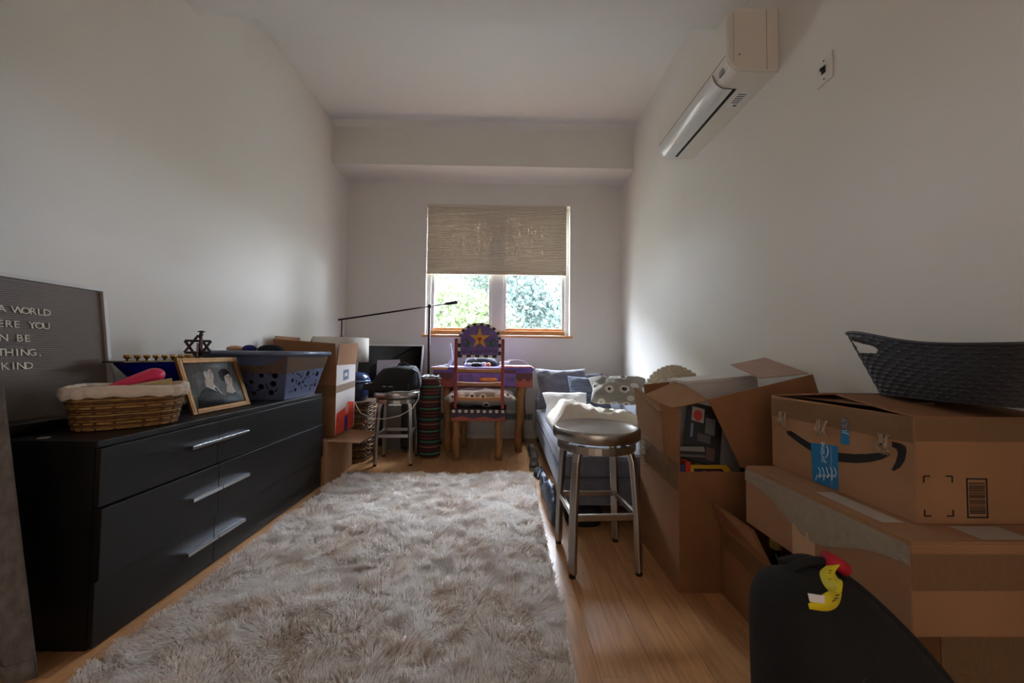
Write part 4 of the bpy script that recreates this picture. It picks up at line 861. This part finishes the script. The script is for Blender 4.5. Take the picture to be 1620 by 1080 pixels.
KNIT = mat('chunky_knit', (206, 194, 172), .95, bump=.5, bscale=60)
def knit(u, v):
    th, ph_ = 2 * math.pi * u, math.pi * v; r = 1 + .06 * math.sin(18 * th) * math.sin(22 * ph_)
    return (1.08 + .19 * r * math.sin(ph_) * math.cos(th), 2.38 + .22 * r * math.sin(ph_) * math.sin(th), .635 - .235 * r * math.cos(ph_))
tag(obj('knit_pouf', MB().grid(knit, 132, 60), KNIT, loc=(1.08, 2.38, .4), smooth=True), 'cream chunky knit pouf on the sofa behind the open carton', 'pouf')

# shoes and bag beside the sofa
def shoe(x, y, rz, m, label, name='shoe', L_=.27):
    t = thing(name, label, 'shoe', (x, y, 0)); Mx = Matrix.Translation((x, y, 0)) @ Matrix.Rotation(rz, 4, 'Z')
    secs = [(-.13, .028, .062), (-.11, .034, .082), (-.05, .034, .085), (.0, .034, .07), (.05, .040, .055), (.10, .038, .045), (.13, .022, .032)]
    obj('upper', MB().loft([[Mx @ Vector((s_ * w_, yy * L_ / .27, .022 + (h_ - .022) * q_)) for s_, q_ in ((-1, 0), (-.95, .5), (-.6, 1), (.6, 1), (.95, .5), (1, 0))] for yy, w_, h_ in secs]), m, t, smooth=True)
    ol = [(-.030, -.135), (.030, -.135), (.036, -.05), (.043, .06), (.036, .12), (.0, .142), (-.036, .12), (-.043, .06), (-.036, -.05)]
    obj('sole', MB().prism([(a_, b_ * L_ / .27) for a_, b_ in ol], .022, 0, Mx), mat('sole_pale', (150, 138, 122), .7), t)
    lc = MB()
    for k in range(4): lc.tube([Mx @ Vector((-.022, .0 + k * .016, .072 - k * .005)), Mx @ Vector((.022, .006 + k * .016, .072 - k * .005))], .003, 5)
    obj('laces', lc, mat('lace_grey', (120, 112, 104), .9), t, kind='stuff')
BRN = mat('brown_suede', (78, 62, 50), .9, bump=.3)
shoe(.250, 3.17, R(176), BRN, 'brown suede shoe with pale sole at the sofa side')
shoe(.150 + .19, 3.40, R(150), BRN, 'brown shoe pushed behind another against the sofa') if False else shoe(.262, 3.50, R(184), mat('dark_brown_leather', (58, 44, 36), .7), 'dark brown shoe nearest the desk leg and sofa')
tag(obj('black_slipper', MB().loft([[(x, y, z) for x, y in rrect(.275, 2.93, a, b_, 20, 2.8)] for z, a, b_ in ((.0, .045, .09), (.03, .045, .09), (.045, .035, .07))]), mat('dark_slipper', (30, 32, 36), .8), loc=(.275, 2.93, 0), smooth=True), 'dark flat slipper between the brown shoes and blue bag', 'slipper')
rings = []
for k in range(17):
    t = k / 16; y = 2.02 + .78 * t; q_ = math.sin(math.pi * min(max(t, .02), .98)) ** .5; hh_ = .03 + .15 * q_ * (.75 + .35 * math.sin(t * 7)); hw_ = .008 + .028 * q_
    rings.append([(.280 + hw_ * math.cos(a) + .012 * fbm(t * 11, math.cos(a) * 2, math.sin(a) * 2), y, max(.001, hh_ * (.5 + .5 * math.sin(a)) + .03 * fbm(t * 9, math.cos(a) * 2, 3))) for a in np.linspace(0, 2 * math.pi, 17)[:-1]])
bb_ = thing('nylon_bag', 'crumpled dark blue nylon bag on the floor beside the sofa', 'bag', (.272, 2.4, 0))
obj('body', MB().loft(rings), mat('dark_blue_nylon', (52, 62, 82), .45, bump=.9, bscale=26), bb_, smooth=True)
obj('print', MB().grid(lambda u, v: (.225 + .02 * v + .01 * u, 2.55 + .1 * u, .10 + .045 * v + .012 * math.sin(u * 6)), 8, 4), mat('pale_blue_print', (128, 146, 170), .5), bb_, solid=.002)
obj('strap', MB().tube([(.27, 2.75, .12), (.262, 2.79, .08), (.27, 2.82, .04)], .008, 6, flat=.5), BLK, bb_, smooth=True)
tag(obj('under_sofa_bundle', MB().loft([[(x, y, z) for x, y in rrect(.45, 2.16, a, b_, 24, 2.6)] for z, a, b_ in ((.0, .10, .10), (.05, .11, .11), (.09, .09, .09), (.11, .05, .05))]), mat('navy_bundle', (22, 26, 36), .8, bump=.4), loc=(.45, 2.16, 0), smooth=True), 'dark navy cloth bundle pushed under the sofa behind the stool', 'bundle')

# ------------------------------------------------------------ tall open carton and contents
oc = thing('cardboard_box', 'tall open carton with raised flaps full of games, beside the bare stool', 'cardboard box', (.98, 1.72, 0))
ox0, ox1, oy0, oy1, oz = .70, 1.285, 1.50, 1.93, .475
ob = panel_box('body', oc, ox0, ox1, oy0, oy1, 0, oz, CARD)
obj('seam_line', MB().box(ox0 + .002, ox1, oy0 - .001, oy0, .262, .264), CARDD, ob)
obj('left_flap', MB().quad((ox0 + .001, oy0 + .12, oz), (ox0 + .001, oy1, oz), (ox0 - .03, oy1, .775), (ox0 - .025, oy0 + .10, .735), .005), CARDL, oc)  # paler board colour stands in for window light on this strip
obj('corner_flap', MB().quad((ox0 - .004, oy0 + .12, oz), (ox0 + .002, oy0 - .0, oz), (ox0 + .005, oy0 - .0, .722), (ox0 - .03, oy0 + .11, .735), .005), CARD, oc)
obj('folded_flap', MB().quad(onY(1014, 627, 1.80), onY(1041, 650, 1.60), onY(1122, 633, 1.56), onY(1072, 602, 1.84), .005), CARDL, oc)
obj('back_flap', MB().quad((ox0 + .06, oy1 - .002, oz), (ox1, oy1 - .002, oz), (ox1, oy1 + .06, .84), (ox0 + .04, oy1 + .06, .785), .005), CARD, oc)
A, B, C_, D_, E_ = (onY(*p, 1.505) for p in ((1121, 632), (1286, 592), (1301, 640), (1301, 742), (1172, 740)))
fv = [A, B, C_, D_, E_]; fbm_ = MB(); fbm_.add([tuple(p) for p in fv] + [tuple(p + Vector((0, .005, 0))) for p in fv], [(4, 3, 2, 1, 0), (5, 6, 7, 8, 9)] + [(i, (i + 1) % 5, 5 + (i + 1) % 5, 5 + i) for i in range(5)])
obj('front_flap', fbm_, CARD, oc)
obj('top_flap', MB().quad(onY(1156, 577, 1.68), onY(1210, 566, 1.80), onY(1279, 591, 1.56), onY(1203, 598, 1.535), .005), mat('flap_greyish', (186, 160, 148), .85, var=.1), oc)
FA, FB, FC = onY(1156, 577, 1.68), onY(1210, 566, 1.80), onY(1203, 598, 1.535); FN = frame_of(FA, FC - FA, FB - FA); FL = (FC - FA).length
am_ = MB().box(FL * .55, FL * .58, .10, .22, -.0036, .0036, 0, FN).prism([(FL * .50, .11), (FL * .63, .11), (FL * .565, .09)], .0072, 0, FN @ Matrix.Translation((0, 0, -.0036))).prism([(FL * .50, .21), (FL * .565, .23), (FL * .63, .21)], .0072, 0, FN @ Matrix.Translation((0, 0, -.0036)))
obj('arrow_print', am_, mat('arrow_ink', (110, 84, 74), .8), oc)
obj('packing_tape', MB().grid(lambda u, v: (ox0 - .004 - .004 * abs(math.sin(u * 14)), oy0 + .43 * u, oz - .075 + .11 * v + .02 * u), 26, 5), TAPE, ob)
cr = MB()
for k in range(10): cr.tube([(ox0 - .012 + random.uniform(-.006, .006), oy0 + .30 + random.uniform(-.04, .05), oz - .06 + k * .013), (ox0 - .028, oy0 + .32 + random.uniform(-.05, .05), oz - .05 + k * .013 + random.uniform(-.01, .01)), (ox0 - .01, oy0 + .37, oz - .06 + k * .013)], .006, 5)
obj('crumpled_tape', cr, TAPEC, ob, kind='stuff')
# contents
def tilted(name, label, cat, o, xa, ya, w_, h_, d_, m, parts=()):
    M_ = frame_of(Vector(o), xa, ya); t = thing(name, label, cat, tuple(o))
    obj('body', MB().box(0, w_, 0, h_, -d_, 0, 0, M_), m, t, bevel=.003)
    for nm, b, mm in parts(M_) if parts else (): obj(nm, b, mm, t)
    return t
wc0 = onY(1096, 606, 1.66)
def lidparts(M_):
    return [('lid', MB().box(-.006, .336, -.006, .176, .0, .014, 0, M_), mat('container_white', (214, 208, 204), .35)), ('lid_notch', MB().box(.09, .22, .166, .182, -.03, -.004, 0, M_), mat('container_white', (214, 208, 204)))]
tilted('white_container', 'white plastic lidded container on top of the open carton', 'container', (.855, 1.735, .808), (.30, .0, .03), (-.02, .22, .0), .33, .17, .785, mat('container_white', (214, 208, 204), .35), lidparts)
def gameparts(M_):
    P_ = []
    P_.append(('red_badge', MB().prism(ell(.045, .20, .018, .024, 20), .001, 0, M_ @ Matrix.Translation((0, 0, .0016))), mat('badge_red', (196, 50, 30), .5)))
    for (u0, u1, v0, v1, c) in ((.02, .072, .172, .235, (176, 166, 160)), (.08, .12, .13, .20, (112, 110, 108)), (.05, .105, .09, .125, (88, 86, 90)), (.02, .03, .10, .16, (120, 140, 176)), (.09, .125, .02, .075, (104, 72, 68))):
        P_.append(('sticker', MB().box(u0, u1, v0, v1, 0, .0014, 0, M_), mat('sticker_%d' % c[0], c, .5)))
    return P_
tilted('game_box', 'black game box with picture stickers standing in the open carton', 'box', (.79, 1.65, .49), (.2, -.05, -.05), (.05, .05, .27), .15, .255, .04, mat('game_black', (18, 18, 20), .45), gameparts)
tilted('game_box', 'plain black box wedged behind the flap of the open carton', 'box', (1.03, 1.58, .42), (.2, 0, 0), (-.04, .05, .3), .22, .25, .04, mat('game_black2', (14, 14, 16), .5))
def gl(M_):
    b = MB(); text_into(b, 'GLAD', .034, M_ @ Matrix.Translation((.145, .062, .0026)) @ Matrix.Rotation(math.pi, 4, 'Z'), 0, .001)
    return [('red_panel', MB().prism([(.025, .03), (.09, .01), (.16, .03), (.155, .075), (.035, .075)], .002, 0, M_), mat('glad_black', (30, 22, 24), .5)), ('lettering', b, mat('glad_red', (206, 60, 60), .5))]
tilted('trash_bag_box', 'yellow trash bag box with red lettering in the open carton', 'box', (.765, 1.515, .425), (.18, .0, .0), (.0, .085, .05), .19, .10, .06, mat('glad_yellow', (212, 168, 20), .45), gl)
for k, (c, x) in enumerate((((34, 64, 110), .712), ((196, 54, 30), .735))):
    tag(obj('crayon_box', MB().box(x, x + .021, 1.515, 1.56, .40, .498 + k * .012), mat('carton_%d' % k, c, .5), loc=(x, 1.53, .40), bevel=.002), ('slim dark blue packet beside the yellow box in the open carton', 'slim red packet beside the yellow box in the open carton')[k], 'packet')
for k in range(3):
    tag(obj('magazine', MB().quad((.725, 1.60 + k * .002, .51 + k * .012), (.86, 1.60, .505 + k * .012), (.86, 1.61, .525 + k * .012), (.725, 1.61, .525 + k * .012), .004), mat('magazine_%d' % k, ((120, 118, 116), (60, 60, 64), (150, 148, 144))[k], .5), loc=(.79, 1.6, .51 + k * .012)), ('lowest grey magazine stacked behind the yellow box', 'dark middle magazine stacked behind the yellow box', 'pale top magazine stacked behind the yellow box')[k], 'magazine')

# medium open carton
mc = thing('cardboard_box', 'small open carton with one flap leaning out, in front of the tall carton', 'cardboard box', (1.0, 1.34, 0))
mo = panel_box('body', mc, .868, 1.28, 1.20, 1.492, 0, .255, CARD)
obj('side_flap', MB().quad((.868, 1.49, .256), (.868, 1.21, .256), onY(1192, 838, 1.30), onY(1126, 793, 1.485), .005), CARD, mc)
obj('packing_tape', MB().grid(lambda u, v: (.8655, 1.21 + .27 * u, .175 + .07 * v + .02 * u), 10, 3), TAPE, mo)
bo = thing('bottle', 'dark bottle with a yellow cap standing in the small open carton', 'bottle', (.96, 1.32, .01))
obj('glass', MB().lathe([(.03, 0), (.032, .01), (.032, .16), (.014, .22), (.014, .262)], 20, c=(.96, 1.32, .006)), mat('dark_bottle', (30, 26, 18), .15), bo, smooth=True)
obj('cap', MB().lathe([(.019, .262), (.02, .266), (.02, .288), (.017, .291)], 20, c=(.96, 1.32, .006)), mat('cap_yellow', (196, 172, 84), .5), bo)

# stack by the right wall: support carton, wide carton, smile carton
su = thing('cardboard_box', 'taped cardboard box on the floor at the bottom of the stack', 'cardboard box', (1.12, 1.0, 0))
suo = obj('body', MB().box(.935, 1.295, .80, 1.195, 0, .358), CARD, su, bevel=.006)
obj('packing_tape', MB().box(.934, 1.296, .7985, .7995, .25, .352).box(1.08, 1.14, .799, 1.196, .3585, .3592), TAPE, suo)
wd = thing('cardboard_box', 'wide flat cardboard box in the middle of the stack', 'cardboard box', (1.08, 1.05, .36))
wx0, wx1, wy0, wy1, wz0, wz1 = .85, 1.295, .778, 1.315, .361, .552
wdo = obj('body', MB().box(wx0, wx1, wy0, wy1, wz0, wz1), CARDL, wd, bevel=.004)
obj('top_flap', MB().box(wx0 + .002, wx1, wy0 + .002, 1.042, wz1, wz1 + .004), CARDL, wd); obj('top_flap', MB().box(wx0 + .002, wx1, 1.046, wy1 - .002, wz1, wz1 + .004), CARDL, wd)
obj('packing_tape', MB().grid(lambda u, v: (wx0 - .0015 - .002 * abs(fbm(u * 12, v * 5, 1)), wy0 + (wy1 - wy0) * u, wz1 - .004 - (.04 + .075 * math.exp(-((u - .48) / .25) ** 2)) * v), 50, 8), mat('frosted_tape', (156, 142, 124), .3, bump=.6, bscale=60), wdo)
obj('packing_tape', MB().grid(lambda u, v: (wx0 + (wx1 - wx0) * u, wy0 - .0015, wz1 - .075 * v - .02), 10, 2), TAPE, wdo)
obj('torn_patch', MB().box(wx0 - .002, wx0 - .0004, 1.02, 1.10, wz0 + .004, wz0 + .09), mat('torn_card', (196, 158, 126), .9), wdo)
obj('shipping_label', MB().box(.885, .935, .87, 1.06, wz1 + .0042, wz1 + .0048), mat('dull_label', (176, 166, 154), .7), wdo); obj('shipping_label', MB().box(1.02, 1.13, .79, .85, wz1 + .0042, wz1 + .0048), mat('dull_label', (176, 166, 154), .7), wdo)

am = thing('cardboard_box', 'taped cardboard box with black curved arrow print, topmost of the stack', 'cardboard box', (1.12, 1.09, .557))
qx0, qx1, qy0, qy1, qz0, qz1 = .955, 1.295, .86, 1.325, .5575, .802
amo = obj('body', MB().box(qx0, qx1, qy0, qy0 + .005, qz0, qz1).box(qx0, qx1, qy1 - .005, qy1, qz0, qz1).box(qx0, qx0 + .005, qy0 + .005, qy1 - .005, qz0, qz1).box(qx1 - .005, qx1, qy0 + .005, qy1 - .005, qz0, qz1).box(qx0 + .005, qx1 - .005, qy0 + .005, qy1 - .005, qz0, qz0 + .005), CARDL, am)
obj('top_flap', MB().quad((qx0, qy0, qz1), (qx1, qy0, qz1), (qx1, 1.10, qz1 + .026), (qx0 + .03, 1.10, qz1 + .028), .005), CARD, am)
obj('top_flap', MB().quad((qx0 + .02, 1.12, qz1 + .028), (qx1, 1.12, qz1 + .026), (qx1, qy1, qz1), (qx0, qy1, qz1), .005), CARD, am)
obj('top_flap', MB().quad((qx0 + .03, qy0 + .12, qz1 + .010), (qx0 + .19, qy0 + .12, qz1 + .018), (qx0 + .19, qy1 - .04, qz1 + .012), (qx0 + .03, qy1 - .04, qz1 + .004), .004), CARDD, am)
XM = Matrix(((0, 0, -1, 0), (1, 0, 0, 0), (0, 1, 0, 0), (0, 0, 0, 1)))
def onface(pts): return [(p.y, max(p.z, qz0 + .001)) for p in (onX(1215 + u / 5.4, 600 + v / 5.4, qx0) for u, v in pts)]
def face(k): return Matrix.Translation((qx0 - .0002 - .0004 * k, 0, 0)) @ XM
pm_ = MB(); pm_.prism(onface([(155, 440), (200, 440), (290, 500), (380, 555), (480, 600), (600, 625), (730, 637), (850, 635), (960, 625), (1035, 622), (1048, 645), (980, 680), (880, 705), (760, 715), (620, 705), (500, 680), (380, 620), (260, 540), (170, 470)]), .0004, 0, face(0))
obj('curve_print', pm_, INK, amo)
pm_ = MB(); pm_.prism(onface([(1060, 530), (1130, 545), (1175, 570), (1185, 610), (1170, 690), (1130, 750), (1075, 782), (1058, 770), (1095, 700), (1112, 630), (1100, 595), (1060, 575)]), .0004, 0, face(0)); pm_.prism(onface([(903, 548), (930, 535), (975, 540), (975, 560), (920, 562)]), .0004, 0, face(0))
obj('arrow_tip_print', pm_, INK, amo)
BT = mat('blue_tape', (26, 122, 176), .35); WT = mat('tape_white_print', (206, 220, 228), .5)
pm_ = MB().prism(onface([(368, 540), (600, 570), (605, 950), (385, 880)]), .0005, 0, face(1)).prism(onface([(620, 320), (690, 330), (697, 560), (625, 550)]), .0005, 0, face(1)); bt_ = obj('blue_tape', pm_, BT, amo)
c0 = onX(1215 + 490 / 5.4, 600 + 712 / 5.4, qx0); b = MB(); text_into(b, 'prime', .026, frame_of(Vector((qx0 - .0012, c0.y, c0.z)), (0, 0, 1), (0, 1, 0)), 0, .0006)
c0 = onX(1215 + 680 / 5.4, 600 + 470 / 5.4, qx0); text_into(b, 'JULY', .022, frame_of(Vector((qx0 - .0012, c0.y, c0.z)), (0, 0, 1), (0, 1, 0)), 0, .0006)
obj('tape_lettering', b, WT, bt_)
obj('tape_smile', MB().tube([(qx0 - .0012, *p) for p in onface([(500, 665), (512, 640), (517, 610), (512, 585), (500, 565)])], .0012, 4), WT, bt_)
obj('tape_stripe', MB().prism(onface([(535, 575), (550, 577), (555, 915), (537, 910)]), .0003, 0, face(2)), mat('tape_pale_blue', (96, 130, 172), .5), bt_)
b = MB()
for k in range(5):
    b.tube([(qx0 - .0012, *p) for p in onface([(410 + k * 34, 860 - 20 * (k % 2)), (425 + k * 34, 810), (440 + k * 34, 835), (450 + k * 34, 780 + 15 * (k % 3)), (432 + k * 34, 750)])], .0012, 4)
obj('tape_doodle', b, WT, bt_, kind='stuff')
pm_ = MB()
for (x, z, sx_, sz_) in ((1, 0, 1, 1), (0, 0, 0, 0)): pass
fx = lambda u: onY(u, 750, qy0).x; fz = lambda v: onY(1500, v, qy0).z
for (u, v, du, dv_) in ((1461, 753, 10, 10), (1506, 753, -10, 10), (1461, 816, 10, -10), (1506, 816, -10, -10)):
    pm_.box(min(fx(u), fx(u + du)), max(fx(u), fx(u + du)), qy0 - .0008, qy0, fz(v) - .0015, fz(v) + .0015).box(fx(u) - .0015, fx(u) + .0015, qy0 - .0008, qy0, min(fz(v), fz(v + dv_)), max(fz(v), fz(v + dv_)))
obj('corner_marks', pm_, INK, amo, kind='stuff')
pm_ = MB(); X0, X1, Z0, Z1 = fx(1528), fx(1561), fz(819), fz(756)
pm_.box(X0, X1, qy0 - .0008, qy0, Z1 - .003, Z1).box(X0, X1, qy0 - .0008, qy0, Z0, Z0 + .003).box(X0, X0 + .003, qy0 - .0008, qy0, Z0, Z1).box(X1 - .003, X1, qy0 - .0008, qy0, Z0, Z1)
z = Z0 + .01; rr_ = random.Random(5)
while z < Z1 - .01: t = rr_.choice((.0008, .0014, .0022)); pm_.box(X0 + .006, X1 - .006, qy0 - .0008, qy0, z, z + t); z += t + rr_.choice((.001, .0016, .0024))
obj('barcode_print', pm_, INK, amo, kind='stuff')
tq = MB().grid(lambda u, v: (qx0 - .0025 - .002 * abs(math.sin(u * 21 + v * 3)), qy0 + (qy1 - qy0) * u, qz1 + .002 - .062 * v - .01 * u), 40, 6).grid(lambda u, v: (qx0 + (qx1 - qx0) * u, qy0 - .002, qz1 - .055 * v), 12, 3)
obj('packing_tape', tq, TAPE, amo)
for (u, v) in ((1240, 665), (1303, 680), (1400, 705)):
    p = onX(u, v, qx0); cr = MB()
    for k in range(9): cr.tube([(qx0 - .004, p.y + random.uniform(-.02, .02), p.z + .03), (qx0 - .008 - random.random() * .008, p.y + random.uniform(-.02, .02), p.z), (qx0 - .003, p.y + random.uniform(-.02, .02), p.z - .022)], [.0015, .003, .001], 5)
    obj('tape_wrinkle', cr, TAPEC, amo, kind='stuff')

# charcoal bin
cb = thing('plastic_bin', 'charcoal woven-pattern plastic bin with handle holes on the topmost carton', 'bin', (1.165, .95, .832))
NU, NV = 340, 70; vs_ = []; fs_ = []
_th = np.linspace(0, 2 * math.pi, 2001); _c, _s = np.cos(_th), np.sin(_th)
_bx = .125 * np.sign(_c) * np.abs(_c) ** (2 / 3.2); _by = .232 * np.sign(_s) * np.abs(_s) ** (2 / 3.2)
_ac = np.concatenate([[0], np.cumsum(np.hypot(np.diff(_bx), np.diff(_by)))]); _ac /= _ac[-1]
def binp(u, v):
    th = float(np.interp(u % 1.0, _ac, _th)); c, s_ = math.cos(th), math.sin(th); p_ = 3.2
    a = .082 + .043 * v; b_ = .150 + .082 * v
    x = a * math.copysign(abs(c) ** (2 / p_), c); y = b_ * math.copysign(abs(s_) ** (2 / p_), s_)
    top_ = .138 + .046 * math.exp(-((u - .35) / .13) ** 2) + .03 * math.exp(-((u - .80) / .07) ** 2)
    row = int(v * 14); uu = u * 34 + .5 * (row % 2); ov = ((uu % 1) - .5) ** 2 / .15 + ((v * 14 % 1) - .5) ** 2 / .17
    d = .0026 * min(1, max(0, (ov - .6) / .6))
    n_ = Vector((c, s_, 0)); return Vector((1.165 + x, .95 + y, .834 + top_ * v)) + n_ * d
for j in range(NV + 1):
    for i in range(NU): vs_.append(binp(i / NU, j / NV))
for j in range(NV):
    for i in range(NU):
        u, v = (i + .5) / NU, (j + .5) / NV; s_ = math.sin(2 * math.pi * u); du = min(abs(u - .318), abs(u - .818))
        if (du / .105) ** 6 + ((v - .78) / .12) ** 4 < 1 and abs(u - .327) > .007: continue
        fs_.append((j * NU + i, j * NU + (i + 1) % NU, (j + 1) * NU + (i + 1) % NU, (j + 1) * NU + i))
CHAR = mat('charcoal_plastic', (52, 54, 60), .42)
obj('shell', MB().add(vs_, fs_), CHAR, cb, smooth=False, solid=.003)
obj('floor_panel', MB().loft([[(x, y, z) for x, y in rrect(1.165, .95, .083, .151, 40, 3.2)] for z in (.8335, .838)]), CHAR, cb)
obj('rim', MB().tube([binp(i / 120, 1) for i in range(120)], .004, 8, closed=True), CHAR, cb, smooth=True)

# ------------------------------------------------------------ backpack in front of the stack
bpk = thing('backpack', 'upright black backpack with a yellow luggage tag in front of the boxes', 'backpack', (.62, .66, 0))
secs = [(.002, .62, .66, .13, .10), (.05, .625, .66, .16, .12), (.18, .63, .66, .168, .128), (.30, .632, .665, .167, .128), (.37, .622, .67, .157, .122), (.42, .600, .672, .134, .115), (.46, .583, .675, .117, .106), (.50, .568, .68, .098, .092), (.53, .560, .68, .074, .07), (.542, .558, .68, .045, .04), (.545, .558, .68, .012, .012)]
obj('body', MB().loft([[(x, y, z + .004 * fbm(x * 8, y * 8, z * 8)) for x, y in rrect(cx, cy, a, b_, 40, 2.5)] for z, cx, cy, a, b_ in secs]), BLK, bpk, smooth=True, sub=1)
pk_ = [(.05, .13, .022), (.18, .142, .035), (.28, .135, .035), (.34, .11, .025), (.365, .07, .01)]
obj('front_pocket', MB().loft([[(x, y, z) for x, y in rrect(.625, .552, a, d, 28, 2.6)] for z, a, d in pk_]), mat('black_nylon', (18, 19, 22), .6, bump=.1, bscale=100), bpk, smooth=True)
obj('zip', MB().tube([(.50, .555, .30), (.52, .562, .40), (.55, .575, .455), (.60, .575, .455), (.66, .562, .41), (.735, .545, .33)], .004, 6), BLKP, bpk, smooth=True)
obj('shoulder_strap', MB().tube(smooth_path([(.55, .74, .53), (.60, .73, .542), (.655, .70, .515), (.71, .66, .455), (.755, .62, .38), (.785, .60, .30)]), .022, 8, flat=.4), BLK, bpk, smooth=True)
obj('carry_handle', MB().tube(smooth_path([(.525, .70, .525), (.54, .70, .548), (.575, .70, .560), (.61, .70, .556), (.635, .70, .53)]), .010, 8, flat=.6), BLK, bpk, smooth=True)
obj('reflective_strip', MB().quad((.487, .556, .375), (.535, .545, .355), (.535, .545, .375), (.487, .556, .397), .002), mat('reflective_grey', (96, 96, 94), .4), bpk)
sq_ = MB()
YEL = mat('yellow_tag', (232, 214, 20), .5)
pth = [onY(1318, 894, .66), onY(1309, 905, .645), onY(1314, 919, .625), onY(1324, 930, .605), onY(1320, 944, .59), onY(1306, 953, .575), onY(1280, 959, .56)]
rib = MB(); wv_ = [Vector((.017, 0, .002)), Vector((.018, 0, .0)), Vector((.017, 0, .006)), Vector((.012, 0, .012)), Vector((.010, 0, -.012)), Vector((.006, 0, -.016)), Vector((.001, 0, -.005))]
rib.loft([[p - w_ * .75, p + w_ * .75] for p, w_ in zip(smooth_path(pth), smooth_path(wv_))], cap=False); rib.f = rib.f[::2]; rib.m = rib.m[::2]
yt = obj('luggage_tag', rib, YEL, bpk, solid=.0015, smooth=True)
for k, p in enumerate(smooth_path(pth)[4:28:2]):
    sq_.tube([p + Vector((-.003, -.003, -.001 * (k % 3))), p + Vector((.003, -.003, .001 * (k % 2)))], .0008, 4)
obj('faded_print', sq_, mat('tag_ink', (70, 62, 20), .8), yt, kind='stuff')
obj('tag_end', MB().quad(onY(1278, 938, .562), onY(1304, 942, .562), onY(1304, 954, .560), onY(1281, 951, .560), .0015), PAPER, bpk)
obj('red_tab', MB().tube([(.600, .70, .566), (.615, .695, .561), (.630, .69, .550)], .017, 10, flat=.7), mat('red_webbing', (186, 22, 44), .7), bpk, smooth=True)
